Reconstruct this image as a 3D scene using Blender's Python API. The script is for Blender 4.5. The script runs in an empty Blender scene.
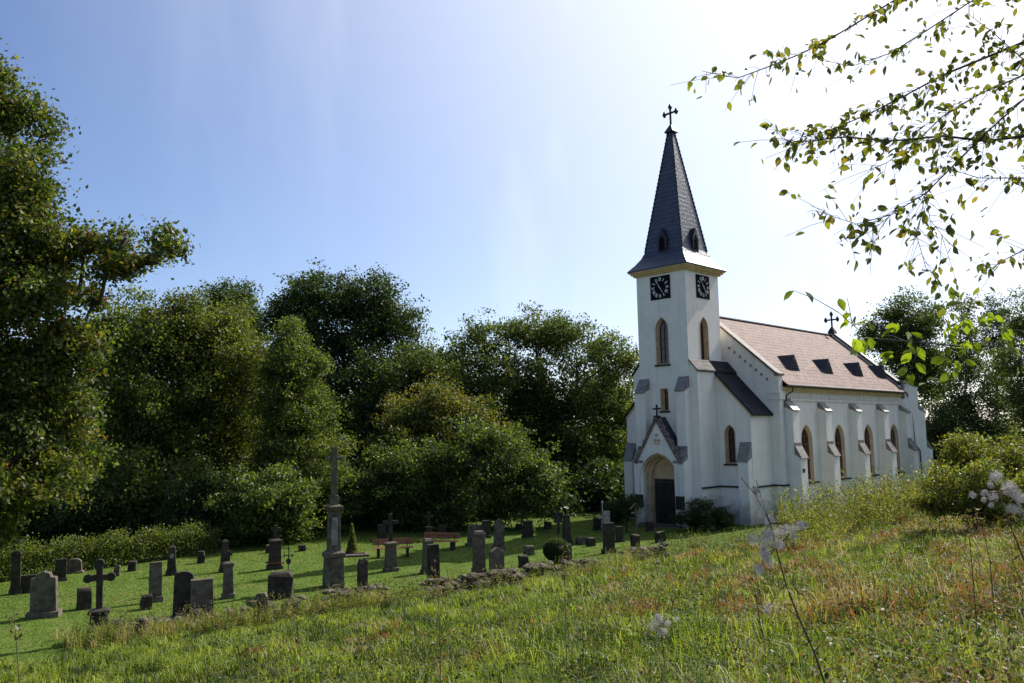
import bpy, math, random
import numpy as np
from math import sin, cos, tan, atan2, pi, radians, sqrt
from mathutils import Vector, Matrix
from mathutils.geometry import tessellate_polygon

sc = bpy.context.scene
# ------------------------------------------------------------------ camera, sky, sun, exposure
F_PX, W_PX, H_PX, EYE = 830.0, 1024, 683, 5.6
PITCH, ROLL = radians(6.46), radians(1.03)
SUN_AZ, SUN_EL = radians(48.3), radians(42)
fw = np.array([0, cos(PITCH), sin(PITCH)]); r0 = np.array([1., 0, 0]); u0 = np.cross(r0, fw)
rt = r0*cos(ROLL)-u0*sin(ROLL); up = u0*cos(ROLL)+r0*sin(ROLL)
cd = bpy.data.cameras.new('camera'); cam = bpy.data.objects.new('camera', cd)
sc.collection.objects.link(cam); sc.camera = cam
cd.sensor_width = 36; cd.lens = F_PX/W_PX*36; cd.clip_start = 0.05; cd.clip_end = 5000
cam.matrix_world = Matrix(((rt[0], up[0], -fw[0], 0), (rt[1], up[1], -fw[1], 0), (rt[2], up[2], -fw[2], EYE), (0, 0, 0, 1)))

w = bpy.data.worlds.new('World'); sc.world = w; w.use_nodes = True
nt = w.node_tree; N = nt.nodes; L = nt.links; N.clear()
out = N.new('ShaderNodeOutputWorld'); bg = N.new('ShaderNodeBackground')
sky = N.new('ShaderNodeTexSky'); sky.sky_type = 'NISHITA'; sky.sun_disc = False
sky.sun_elevation = SUN_EL; sky.sun_rotation = SUN_AZ
sky.air_density = 1.0; sky.dust_density = 0.7; sky.ozone_density = 2.2; sky.altitude = 400
bg.inputs[1].default_value = 0.088
tc = N.new('ShaderNodeTexCoord')
sd = (sin(SUN_AZ)*cos(SUN_EL), cos(SUN_AZ)*cos(SUN_EL), sin(SUN_EL))
dp = N.new('ShaderNodeVectorMath'); dp.operation = 'DOT_PRODUCT'; dp.inputs[1].default_value = sd
L.new(tc.outputs['Generated'], dp.inputs[0])
mr0 = N.new('ShaderNodeMapRange'); mr0.inputs['From Min'].default_value = 0.3; mr0.inputs['From Max'].default_value = 0.99
L.new(dp.outputs['Value'], mr0.inputs['Value'])
mr = N.new('ShaderNodeMath'); mr.operation = 'POWER'; mr.inputs[1].default_value = 2.1; L.new(mr0.outputs[0], mr.inputs[0])
mp = N.new('ShaderNodeMapping'); mp.inputs['Rotation'].default_value = (0.9, 0.55, -0.5); mp.inputs['Scale'].default_value = (3.4, 1.4, .9)
L.new(tc.outputs['Generated'], mp.inputs['Vector'])
nz = N.new('ShaderNodeTexNoise'); nz.inputs['Scale'].default_value = 2.1; nz.inputs['Detail'].default_value = 9; nz.inputs['Roughness'].default_value = .56
nz.inputs['Distortion'].default_value = .5
L.new(mp.outputs[0], nz.inputs['Vector'])
cr = N.new('ShaderNodeMapRange'); cr.inputs['From Min'].default_value = .47; cr.inputs['From Max'].default_value = .70
cr.inputs['To Min'].default_value = .0; cr.inputs['To Max'].default_value = .42
L.new(nz.outputs['Fac'], cr.inputs['Value'])
# thin high cloud veil: thicker light near the sun, faint streaks elsewhere
ma = N.new('ShaderNodeMath'); ma.operation = 'MULTIPLY_ADD'; ma.use_clamp = True
m2 = N.new('ShaderNodeMath'); m2.operation = 'MULTIPLY_ADD'; m2.inputs[1].default_value = .9; m2.inputs[2].default_value = .04
L.new(mr.outputs[0], m2.inputs[0])
L.new(cr.outputs[0], ma.inputs[0]); L.new(m2.outputs[0], ma.inputs[1]); L.new(mr.outputs[0], ma.inputs[2])
mix = N.new('ShaderNodeMixRGB'); mix.inputs['Color2'].default_value = (10.3, 10.5, 11.2, 1)
hs = N.new('ShaderNodeHueSaturation'); hs.inputs['Saturation'].default_value = 1.06; hs.inputs['Value'].default_value = 1.12; L.new(sky.outputs[0], hs.inputs['Color'])
ht = N.new('ShaderNodeMixRGB'); ht.blend_type = 'MULTIPLY'; ht.inputs['Fac'].default_value = 1; ht.inputs['Color2'].default_value = (1.02, .96, 1.04, 1); L.new(hs.outputs[0], ht.inputs['Color1'])
L.new(ma.outputs[0], mix.inputs['Fac']); L.new(ht.outputs[0], mix.inputs['Color1'])
L.new(mix.outputs[0], bg.inputs[0]); L.new(bg.outputs[0], out.inputs[0])

sl = bpy.data.lights.new('sun', 'SUN'); sl.energy = 5.0; sl.angle = radians(.5); sl.color = (1, .95, .86)
so = bpy.data.objects.new('sun', sl); sc.collection.objects.link(so)
so.rotation_euler = Vector(sd).to_track_quat('Z', 'Y').to_euler(); so.location = (40, 40, 60)
sc.view_settings.view_transform = 'Standard'; sc.view_settings.look = 'None'
sc.view_settings.exposure = 0.6; sc.view_settings.gamma = 1
sc.view_settings.use_curve_mapping = False

# ------------------------------------------------------------------ helpers
rng = np.random.default_rng(7); random.seed(7)
CAM = np.array([0, 0, EYE])
def ray(x, y):
    d = fw + rt*((x-W_PX/2)/F_PX) - up*((y-H_PX/2)/F_PX)
    return d/d[1]
def at(x, y, D): return CAM+ray(x, y)*D
NRM = np.array([-.61, .79])
def fbm(x, y, s=1.0, seed=0):
    r = np.random.default_rng(seed); o = 0
    for k in range(6):
        a = r.uniform(0, 2*pi); fr = s*(1.0+.75*k)
        o = o+np.sin(fr*(x*cos(a)+y*sin(a))+r.uniform(0, 6)+1.3*np.sin(fr*.6*(x*sin(a)-y*cos(a))+r.uniform(0, 6)))/(1+.5*k)
    return o/2.6
def terrain(x, y):
    x = np.asarray(x, float); y = np.asarray(y, float)
    d = NRM[0]*x+NRM[1]*y
    t = np.clip((24-d)/24, 0, 1.6)
    z = 3.75*t+.22*np.clip((25.2-d)/1.6, 0, 1)
    z = z+t.clip(0, 1)*.0+fbm(x, y, .55, 3)*.10*np.clip(t*4, 0.15, 1)
    z = z+(np.abs(fbm(x, y, 1.5, 13))*.22+fbm(x, y, .9, 14)*.10)*np.clip(t*5, 0, 1)
    z = z+.55*np.exp(-((x-19)/9)**2-((y-38)/11)**2)
    near = np.exp(-(x**2+y**2)/30)
    return z*(1-near)+near*4.0
def ground(x, y):
    z = 0.0
    for _ in range(6):
        d = ray(x, y); p = CAM+d*((z-EYE)/d[2]); z = float(terrain(p[0], p[1]))
    return p
def link(o, parent=None):
    sc.collection.objects.link(o)
    if parent is not None: o.parent = parent
    return o
def tag(o, label=None, cat=None, group=None, kind=None):
    if cat and not kind: kind = 'thing'
    if label: o['label'] = label
    if cat: o['category'] = cat
    if group: o['group'] = group
    if kind: o['kind'] = kind
    return o
def empty(name, loc=(0, 0, 0), rz=0):
    o = bpy.data.objects.new(name, None); link(o); o.location = loc; o.rotation_euler = (0, 0, rz); o.empty_display_size = .3
    return o

class MB:
    def __init__(s): s.v = []; s.f = []; s.m = []; s.mi = 0
    def add(s, vs, fs):
        b = len(s.v); s.v += [tuple(map(float, v)) for v in vs]
        for f in fs: s.f.append([b+i for i in f]); s.m.append(s.mi)
        return s
    def box(s, x0, x1, y0, y1, z0, z1, M=None):
        vs = [(x, y, z) for x in (x0, x1) for y in (y0, y1) for z in (z0, z1)]
        if M is not None: vs = [tuple(M @ Vector(v)) for v in vs]
        return s.add(vs, [(0, 1, 3, 2), (4, 6, 7, 5), (0, 4, 5, 1), (2, 3, 7, 6), (0, 2, 6, 4), (1, 5, 7, 3)])
    def loft(s, rings, cap=True):
        n = len(rings[0]); vs = [p for r in rings for p in r]; fs = []
        for k in range(len(rings)-1):
            for i in range(n):
                j = (i+1) % n; fs.append((k*n+i, k*n+j, (k+1)*n+j, (k+1)*n+i))
        if cap: fs.append(tuple(range(n))[::-1]); fs.append(tuple((len(rings)-1)*n+i for i in range(n)))
        return s.add(vs, fs)
    def frustum(s, cx, cy, levels, sides=4, rot=pi/4):
        # levels: (z, half_x, half_y); for 4 sides halves are true half widths
        k = 1/cos(pi/sides) if sides == 4 else 1
        return s.loft([[(cx+hx*k*cos(rot+2*pi*i/sides), cy+hy*k*sin(rot+2*pi*i/sides), z) for i in range(sides)] for z, hx, hy in levels])
    def tube(s, pts, rad, sides=6):
        pts = [np.array(p, float) for p in pts]; n = len(pts)
        if np.isscalar(rad): rad = [rad]*n
        rings = []; ref = None
        for i in range(n):
            t = pts[min(i+1, n-1)]-pts[max(i-1, 0)]; t = t/(np.linalg.norm(t)+1e-9)
            if ref is None: ref = np.array([0, 0, 1.]) if abs(t[2]) < .9 else np.array([1., 0, 0])
            a = np.cross(t, ref); a /= np.linalg.norm(a)+1e-9; b = np.cross(t, a); ref = -b if False else ref
            rings.append([tuple(pts[i]+rad[i]*(a*cos(2*pi*k/sides)+b*sin(2*pi*k/sides))) for k in range(sides)])
        return s.loft(rings)
    def slab(s, outer, holes, o, ea, eb, en, th):
        """flat polygon (a,b) with holes, extruded by th along en; hole and outer rims included"""
        o, ea, eb, en = [np.array(q, float) for q in (o, ea, eb, en)]
        loops = [outer]+list(holes)
        flat = [p for l in loops for p in l]
        tris = tessellate_polygon([[Vector((p[0], p[1], 0)) for p in l] for l in loops])
        fr = [o+ea*p[0]+eb*p[1] for p in flat]; bk = [q+en*th for q in fr]
        n = len(flat); fs = [tuple(t) for t in tris]+[tuple(i+n for i in t)[::-1] for t in tris]
        b = 0
        for l in loops:
            m = len(l)
            for i in range(m): fs.append((b+i, b+(i+1) % m, n+b+(i+1) % m, n+b+i))
            b += m
        return s.add(fr+bk, fs)
    def build(s, name, mats, parent=None, smooth=False, bevel=0):
        me = bpy.data.meshes.new(name); me.from_pydata(s.v, [], s.f)
        if not isinstance(mats, (list, tuple)): mats = [mats]
        for m in mats: me.materials.append(m)
        me.polygons.foreach_set('material_index', s.m)
        if smooth: me.polygons.foreach_set('use_smooth', [True]*len(s.f))
        me.update()
        import bmesh
        bm = bmesh.new(); bm.from_mesh(me); bmesh.ops.recalc_face_normals(bm, faces=bm.faces); bm.to_mesh(me); bm.free()
        o = bpy.data.objects.new(name, me); link(o, parent)
        if bevel:
            b = o.modifiers.new('bevel', 'BEVEL'); b.width = bevel; b.segments = 2; b.limit_method = 'ANGLE'; b.angle_limit = .6
        return o

def np_mesh(name, V, faces_n, idx, mats, col=None, parent=None, smooth=False):
    """V (n,3); faces_n: loop totals; idx: flat loop vertex indices"""
    me = bpy.data.meshes.new(name)
    me.vertices.add(len(V)); me.vertices.foreach_set('co', np.ascontiguousarray(V, dtype=np.float32).ravel())
    me.loops.add(len(idx)); me.loops.foreach_set('vertex_index', np.asarray(idx, dtype=np.int32))
    me.polygons.add(len(faces_n))
    st = np.concatenate(([0], np.cumsum(faces_n)[:-1])).astype(np.int32)
    me.polygons.foreach_set('loop_start', st); me.polygons.foreach_set('loop_total', np.asarray(faces_n, dtype=np.int32))
    me.materials.append(mats)
    me.update(calc_edges=True)
    if col is not None:
        ca = me.color_attributes.new('col', 'FLOAT_COLOR', 'POINT')
        c4 = np.ones((len(V), 4), np.float32); c4[:, :3] = col
        ca.data.foreach_set('color', c4.ravel())
    if smooth: me.polygons.foreach_set('use_smooth', np.ones(len(faces_n), bool))
    o = bpy.data.objects.new(name, me); link(o, parent)
    return o

# ------------------------------------------------------------------ materials
def mat(name):
    m = bpy.data.materials.new(name); m.use_nodes = True
    return m, m.node_tree.nodes, m.node_tree.links, m.node_tree.nodes['Principled BSDF']
def noise_mat(name, c1, c2, scale=4, rough=.8, bump=.2, c3=None, s3=1.2, t3=.6, spec=.3, bscale=None):
    m, N, L, P = mat(name)
    tc = N.new('ShaderNodeTexCoord'); n = N.new('ShaderNodeTexNoise'); n.inputs['Scale'].default_value = scale; n.inputs['Detail'].default_value = 8
    L.new(tc.outputs['Object'], n.inputs['Vector'])
    r = N.new('ShaderNodeValToRGB'); r.color_ramp.elements[0].position = .35; r.color_ramp.elements[1].position = .68
    r.color_ramp.elements[0].color = (*c1, 1); r.color_ramp.elements[1].color = (*c2, 1)
    L.new(n.outputs['Fac'], r.inputs[0]); last = r.outputs[0]
    if c3:
        n3 = N.new('ShaderNodeTexNoise'); n3.inputs['Scale'].default_value = s3; n3.inputs['Detail'].default_value = 10; n3.inputs['Roughness'].default_value = .7
        L.new(tc.outputs['Object'], n3.inputs['Vector'])
        mr = N.new('ShaderNodeMapRange'); mr.inputs['From Min'].default_value = t3-.06; mr.inputs['From Max'].default_value = t3+.08
        L.new(n3.outputs['Fac'], mr.inputs['Value'])
        mx = N.new('ShaderNodeMixRGB'); mx.inputs['Color2'].default_value = (*c3, 1)
        L.new(mr.outputs[0], mx.inputs['Fac']); L.new(last, mx.inputs['Color1']); last = mx.outputs[0]
    L.new(last, P.inputs['Base Color']); P.inputs['Roughness'].default_value = rough; P.inputs['Specular IOR Level'].default_value = spec
    if bump:
        nb = N.new('ShaderNodeTexNoise'); nb.inputs['Scale'].default_value = bscale or scale*4; nb.inputs['Detail'].default_value = 6
        L.new(tc.outputs['Object'], nb.inputs['Vector'])
        b = N.new('ShaderNodeBump'); b.inputs['Strength'].default_value = bump; b.inputs['Distance'].default_value = .03
        L.new(nb.outputs['Fac'], b.inputs['Height']); L.new(b.outputs[0], P.inputs['Normal'])
    return m
def foliage_mat(name, trans=.47, rough=.5, spec=.32, tmul=(1.5, 1.6, .55)):
    m, N, L, P = mat(name)
    a = N.new('ShaderNodeVertexColor'); a.layer_name = 'col'
    L.new(a.outputs[0], P.inputs['Base Color']); P.inputs['Roughness'].default_value = rough; P.inputs['Specular IOR Level'].default_value = spec
    t = N.new('ShaderNodeBsdfTranslucent'); mx = N.new('ShaderNodeMixRGB'); mx.blend_type = 'MULTIPLY'; mx.inputs['Fac'].default_value = 1
    mx.inputs['Color2'].default_value = (*tmul, 1); L.new(a.outputs[0], mx.inputs['Color1']); L.new(mx.outputs[0], t.inputs[0])
    ms = N.new('ShaderNodeMixShader'); ms.inputs[0].default_value = trans
    L.new(P.outputs[0], ms.inputs[1]); L.new(t.outputs[0], ms.inputs[2]); L.new(ms.outputs[0], N['Material Output'].inputs[0])
    return m
M_LEAF = foliage_mat('tree_leaves')
M_GRASS = foliage_mat('grass_blades', .45, .5, .3, (1.3, 1.35, .6))
M_BEECH = foliage_mat('beech_leaves', .5, .45, .3, (1.6, 1.7, .5))
M_FLUFF = foliage_mat('seed_silk', .3, .9, .1, (1, 1, 1))
M_BARK = noise_mat('bark', (.035, .028, .02), (.10, .085, .065), 5, .9, .8)
M_BARKG = noise_mat('pale_bark', (.12, .11, .09), (.35, .33, .29), 3, .9, .5)
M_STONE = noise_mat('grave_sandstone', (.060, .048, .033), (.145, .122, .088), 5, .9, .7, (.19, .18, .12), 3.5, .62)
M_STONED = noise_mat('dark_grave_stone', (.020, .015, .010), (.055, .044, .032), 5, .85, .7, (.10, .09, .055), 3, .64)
M_STONEL = noise_mat('pale_grave_stone', (.14, .135, .12), (.30, .29, .25), 5, .85, .6, (.12, .12, .10), 3, .62)
M_RUBBLE = noise_mat('rubble', (.035, .026, .02), (.17, .13, .105), 3, .95, .9, (.10, .12, .05), 2, .58)
M_CAP = noise_mat('buttress_cap_stone', (.13, .12, .105), (.30, .265, .23), 7, .38, .5, (.07, .07, .055), 4, .6, .5)
M_IRON = noise_mat('wrought_iron', (.012, .012, .013), (.04, .036, .032), 12, .55, .2)
M_RUST = noise_mat('rusty_iron', (.10, .03, .012), (.24, .08, .03), 14, .8, .3)
M_WHITEIRON = noise_mat('weathered_white_paint', (.16, .16, .15), (.30, .30, .28), 14, .6, .2)
M_BENCH = noise_mat('bench_wood', (.19, .07, .035), (.31, .13, .065), 9, .6, .3)
M_OCHRE = noise_mat('ochre_paint', (.46, .31, .18), (.60, .44, .28), 3, .85, .1)
M_YEL = noise_mat('yellow_cornice_paint', (.52, .38, .18), (.66, .50, .26), 3, .85, .1)
M_GLASS = noise_mat('dark_window_glass', (.008, .008, .010), (.03, .02, .02), 9, .12, 0, spec=.5)
M_FRAME = noise_mat('red_brown_window_frame', (.12, .03, .02), (.18, .05, .03), 9, .6, 0)
M_DOOR = noise_mat('dark_oak_door', (.010, .008, .007), (.028, .02, .015), 6, .5, .3)
M_SLATED = noise_mat('dark_lead_sheet', (.014, .016, .024), (.036, .038, .05), 6, .55, .15)
M_BLACK = noise_mat('black_clock_board', (.008, .008, .010), (.014, .014, .018), 6, .9, 0, spec=.05)
M_DIALW = noise_mat('white_numerals', (.68, .7, .68), (.78, .8, .77), 6, .6, 0)
M_ZINC = noise_mat('dark_gutter_metal', (.03, .022, .018), (.07, .05, .04), 8, .4, 0, spec=.5)
M_COPING = noise_mat('weathered_coping', (.07, .055, .048), (.24, .19, .16), 7, .7, .5, (.38, .34, .30), 5, .6)

def plaster(name='white_plaster'):
    m, N, L, P = mat(name)
    tc = N.new('ShaderNodeTexCoord')
    n = N.new('ShaderNodeTexNoise'); n.inputs['Scale'].default_value = .9; n.inputs['Detail'].default_value = 9; n.inputs['Roughness'].default_value = .65
    L.new(tc.outputs['Object'], n.inputs['Vector'])
    r = N.new('ShaderNodeValToRGB'); r.color_ramp.elements[0].position = .3; r.color_ramp.elements[1].position = .62
    r.color_ramp.elements[0].color = (.74, .69, .61, 1); r.color_ramp.elements[1].color = (.85, .79, .72, 1)
    L.new(n.outputs['Fac'], r.inputs[0])
    # streaks: noise stretched down the wall
    mp = N.new('ShaderNodeMapping'); mp.inputs['Scale'].default_value = (3.2, 3.2, .22); L.new(tc.outputs['Object'], mp.inputs[0])
    n2 = N.new('ShaderNodeTexNoise'); n2.inputs['Scale'].default_value = 1.0; n2.inputs['Detail'].default_value = 6; L.new(mp.outputs[0], n2.inputs['Vector'])
    mr = N.new('ShaderNodeMapRange'); mr.inputs['From Min'].default_value = .5; mr.inputs['From Max'].default_value = .75; mr.inputs['To Max'].default_value = .26
    L.new(n2.outputs['Fac'], mr.inputs['Value'])
    mx = N.new('ShaderNodeMixRGB'); mx.inputs['Color2'].default_value = (.44, .41, .34, 1); L.new(mr.outputs[0], mx.inputs[0]); L.new(r.outputs[0], mx.inputs[1])
    # rising damp at the foot of the walls
    sx = N.new('ShaderNodeSeparateXYZ'); L.new(tc.outputs['Object'], sx.inputs[0])
    n3 = N.new('ShaderNodeTexNoise'); n3.inputs['Scale'].default_value = 1.6; n3.inputs['Detail'].default_value = 8; L.new(tc.outputs['Object'], n3.inputs['Vector'])
    ad = N.new('ShaderNodeMath'); ad.operation = 'MULTIPLY_ADD'; ad.inputs[1].default_value = 3.4; L.new(n3.outputs['Fac'], ad.inputs[0]); L.new(sx.outputs['Z'], ad.inputs[2])
    md = N.new('ShaderNodeMapRange'); md.inputs['From Min'].default_value = 1.9; md.inputs['From Max'].default_value = 3.6; md.inputs['To Min'].default_value = .75; md.inputs['To Max'].default_value = 0
    L.new(ad.outputs[0], md.inputs['Value'])
    mx2 = N.new('ShaderNodeMixRGB'); mx2.inputs['Color2'].default_value = (.27, .265, .20, 1); L.new(md.outputs[0], mx2.inputs[0]); L.new(mx.outputs[0], mx2.inputs[1])
    L.new(mx2.outputs[0], P.inputs['Base Color']); P.inputs['Roughness'].default_value = .9; P.inputs['Specular IOR Level'].default_value = .2
    nb = N.new('ShaderNodeTexNoise'); nb.inputs['Scale'].default_value = 14; nb.inputs['Detail'].default_value = 5; L.new(tc.outputs['Object'], nb.inputs['Vector'])
    b = N.new('ShaderNodeBump'); b.inputs['Strength'].default_value = .18; b.inputs['Distance'].default_value = .02
    L.new(nb.outputs['Fac'], b.inputs['Height']); L.new(b.outputs[0], P.inputs['Normal'])
    return m
M_WALL = plaster()
def tiles(name, c1, c2, cm, sx, sz, rough, mode, spec=.5, blot=None):
    m, N, L, P = mat(name)
    tc = N.new('ShaderNodeTexCoord'); s = N.new('ShaderNodeSeparateXYZ'); L.new(tc.outputs['Object'], s.inputs[0])
    cb = N.new('ShaderNodeCombineXYZ')
    if mode == 'sum':
        a = N.new('ShaderNodeMath'); a.operation = 'ADD'; L.new(s.outputs['X'], a.inputs[0]); L.new(s.outputs['Y'], a.inputs[1]); L.new(a.outputs[0], cb.inputs[0])
    else: L.new(s.outputs['X'], cb.inputs[0])
    L.new(s.outputs['Z'], cb.inputs[1])
    br = N.new('ShaderNodeTexBrick'); br.inputs['Scale'].default_value = 1; br.inputs['Brick Width'].default_value = sx; br.inputs['Row Height'].default_value = sz
    br.inputs['Mortar Size'].default_value = .018; br.inputs['Mortar Smooth'].default_value = .4; br.inputs['Color1'].default_value = (*c1, 1); br.inputs['Color2'].default_value = (*c2, 1); br.inputs['Mortar'].default_value = (*cm, 1)
    L.new(cb.outputs[0], br.inputs['Vector']); last = br.outputs['Color']
    n = N.new('ShaderNodeTexNoise'); n.inputs['Scale'].default_value = 2.3; n.inputs['Detail'].default_value = 9; n.inputs['Roughness'].default_value = .7; L.new(tc.outputs['Object'], n.inputs['Vector'])
    if blot:
        mr = N.new('ShaderNodeMapRange'); mr.inputs['From Min'].default_value = .46; mr.inputs['From Max'].default_value = .62; mr.inputs['To Max'].default_value = .8
        L.new(n.outputs['Fac'], mr.inputs['Value'])
        mx = N.new('ShaderNodeMixRGB'); mx.inputs[2].default_value = (*blot, 1); L.new(mr.outputs[0], mx.inputs[0]); L.new(last, mx.inputs[1]); last = mx.outputs[0]
    L.new(last, P.inputs['Base Color']); P.inputs['Specular IOR Level'].default_value = spec
    r2 = N.new('ShaderNodeMapRange'); r2.inputs['To Min'].default_value = rough-.1; r2.inputs['To Max'].default_value = rough+.14; L.new(n.outputs['Fac'], r2.inputs['Value']); L.new(r2.outputs[0], P.inputs['Roughness'])
    b = N.new('ShaderNodeBump'); b.inputs['Strength'].default_value = .7; b.inputs['Distance'].default_value = .03; b.invert = True
    n5 = N.new('ShaderNodeTexNoise'); n5.inputs['Scale'].default_value = 6; n5.inputs['Detail'].default_value = 8; L.new(tc.outputs['Object'], n5.inputs['Vector'])
    a5 = N.new('ShaderNodeMath'); a5.operation = 'MULTIPLY_ADD'; a5.inputs[1].default_value = 1.6; L.new(n5.outputs['Fac'], a5.inputs[0]); L.new(br.outputs['Fac'], a5.inputs[2])
    L.new(a5.outputs[0], b.inputs['Height']); L.new(b.outputs[0], P.inputs['Normal'])
    return m
M_TILE = tiles('red_brown_roof_tiles', (.16, .070, .056), (.060, .030, .027), (.02, .010, .009), .34, .26, .66, 'x', .11, (.27, .185, .165))
M_SLATE = tiles('blue_grey_slate', (.026, .034, .064), (.045, .054, .088), (.008, .009, .014), .30, .30, .40, 'sum', .6)
M_SLATEA = tiles('dark_annex_slate', (.014, .014, .020), (.026, .026, .034), (.006, .006, .009), .30, .26, .65, 'x', .14)

# ------------------------------------------------------------------ the ground
def axis(lo, hi, fine, n_out):
    g = list(np.arange(lo, hi, fine)); o = np.geomspace(1, 1500, n_out)
    return np.array([lo-v for v in o[::-1]]+g+[hi+v for v in o])
gx = axis(-34, 44, .55, 22); gy = axis(-6, 76, .55, 22)
X, Y = np.meshgrid(gx, gy); Z = terrain(X, Y)
far = np.clip((np.hypot(X, Y-30)-70)/80, 0, 1); Z = Z*(1-far)
nx, ny = len(gx), len(gy)
ii = np.arange(nx*ny).reshape(ny, nx)
q = np.stack([ii[:-1, :-1], ii[:-1, 1:], ii[1:, 1:], ii[1:, :-1]], -1).reshape(-1, 4)
dd = NRM[0]*X+NRM[1]*Y
mead = np.clip((24.6-dd+fbm(X, Y, 1.1, 5)*.8)/1.2, 0, 1).ravel()
m, N, L, P = mat('ground_soil_and_turf')
a = N.new('ShaderNodeVertexColor'); a.layer_name = 'col'
tc = N.new('ShaderNodeTexCoord')
def nramp(scale, cols, det=8):
    n = N.new('ShaderNodeTexNoise'); n.inputs['Scale'].default_value = scale; n.inputs['Detail'].default_value = det; n.inputs['Roughness'].default_value = .65
    L.new(tc.outputs['Object'], n.inputs['Vector']); r = N.new('ShaderNodeValToRGB')
    while len(r.color_ramp.elements) < len(cols): r.color_ramp.elements.new(.5)
    for e, (p, c) in zip(r.color_ramp.elements, cols): e.position = p; e.color = (*c, 1)
    L.new(n.outputs['Fac'], r.inputs[0]); return r, n
lawn, _ = nramp(.9, [(.3, (.05, .085, .014)), (.5, (.075, .12, .018)), (.62, (.10, .13, .03)), (.72, (.14, .10, .045))])
mea, _ = nramp(.7, [(.3, (.03, .035, .012)), (.5, (.06, .07, .02)), (.7, (.09, .065, .03))])
mx = N.new('ShaderNodeMixRGB'); L.new(a.outputs[0], mx.inputs[0]); L.new(lawn.outputs[0], mx.inputs[1]); L.new(mea.outputs[0], mx.inputs[2])
L.new(mx.outputs[0], P.inputs['Base Color']); P.inputs['Roughness'].default_value = 1; P.inputs['Specular IOR Level'].default_value = .1
nb = N.new('ShaderNodeTexNoise'); nb.inputs['Scale'].default_value = 9; nb.inputs['Detail'].default_value = 8; L.new(tc.outputs['Object'], nb.inputs['Vector'])
b = N.new('ShaderNodeBump'); b.inputs['Strength'].default_value = .8; b.inputs['Distance'].default_value = .08; L.new(nb.outputs['Fac'], b.inputs['Height']); L.new(b.outputs[0], P.inputs['Normal'])
g = np_mesh('ground', np.stack([X, Y, Z], -1).reshape(-1, 3), np.full(len(q), 4), q.ravel(), m, np.repeat(mead[:, None], 3, 1), smooth=True)
tag(g, kind='structure')

# ------------------------------------------------------------------ the church (local frame: x runs back along the nave, y to the left, z up)
AZ = radians(45.148)
FP = at(686, 300, 50)
church = empty('church', (FP[0], FP[1], 0), pi/2-AZ)
tag(church, 'white plastered village church with slate spire and tiled nave roof', 'church')
def arc_outline(c, z0, zs, za, hw, n=6):
    h = za-zs; R = (hw*hw+h*h)/(2*hw)
    pts = [(c-hw, z0), (c+hw, z0)]
    for i in range(n+1):
        y = h*i/n; x = (hw-R)+sqrt(max(R*R-y*y, 0)); pts.append((c+x, zs+y))
    for i in range(n-1, -1, -1):
        y = h*i/n; x = (hw-R)+sqrt(max(R*R-y*y, 0)); pts.append((c-x, zs+y))
    return pts
def scale_outline(pts, c, zc, k, kz=None):
    kz = kz or k
    return [(c+(p[0]-c)*k, zc+(p[1]-zc)*kz) for p in pts]
EU, EV, EZ = (1, 0, 0), (0, 1, 0), (0, 0, 1)
def pt(o, ea, en, a, z, d):
    return tuple(np.array(o, float)+np.array(ea, float)*a+np.array(EZ, float)*z+np.array(en, float)*d)
def window(parent, c, z0, zs, za, hw, o, ea, en, depth=.30, k=.78, name='lancet_window', bars=4, label=None, sillout=.1, sillmat=None):
    outl = arc_outline(c, z0, zs, za, hw) if za > zs else [(c-hw, z0), (c+hw, z0), (c+hw, zs), (c-hw, zs)]
    zc = (z0+za)/2
    inn = scale_outline(outl, c, zc, k, .93)
    mb = MB(); mb.mi = 0
    mb.loft([[pt(o, ea, en, p[0], p[1], .025) for p in scale_outline(outl, c, zc, .995, .998)], [pt(o, ea, en, p[0], p[1], depth) for p in inn]], cap=False)
    # thin painted band round the opening
    ring = scale_outline(outl, c, zc, 1+.09/hw*.5, 1.018)
    mb.loft([[pt(o, ea, en, p[0], p[1], -.012) for p in ring], [pt(o, ea, en, p[0], p[1], -.012) for p in scale_outline(outl, c, zc, .997, .999)], [pt(o, ea, en, p[0], p[1], .03) for p in scale_outline(outl, c, zc, .992, .997)]], cap=False)
    mb.mi = 1; mb.slab(inn, [], pt(o, ea, en, 0, 0, depth-.02), ea, EZ, en, .02)
    mb.mi = 2; hi = hw*k
    def bar(a0, a1, b0, b1):
        mb.slab([(a0, b0), (a1, b0), (a1, b1), (a0, b1)], [], pt(o, ea, en, 0, 0, depth-.06), ea, EZ, en, .035)
    zz0 = zc+(z0-zc)*.93; zz1 = zc+((za if za > zs else zs)-zc)*.93
    bar(c-.022, c+.022, zz0, zz1-.1)
    for i in range(bars): z = zz0+(zz1-zz0)*(i+.6)/(bars+.8); bar(c-hi*.93, c-.03, z-.018, z+.018); bar(c+.03, c+hi*.93, z-.018, z+.018)
    wdw = mb.build(name, [M_OCHRE, M_GLASS, M_FRAME], parent)
    if label: wdw['label'] = label
    s = MB(); ex = .12 if sillout < .15 else .30
    s.slab([(c-hw-ex, z0-.12), (c+hw+ex, z0-.12), (c+hw+ex, z0-.012), (c-hw-ex, z0-.012)], [], pt(o, ea, en, 0, 0, -sillout), ea, EZ, en, sillout-.003)
    s.build('window_sill', M_SLATED, parent)
    return outl

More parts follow.
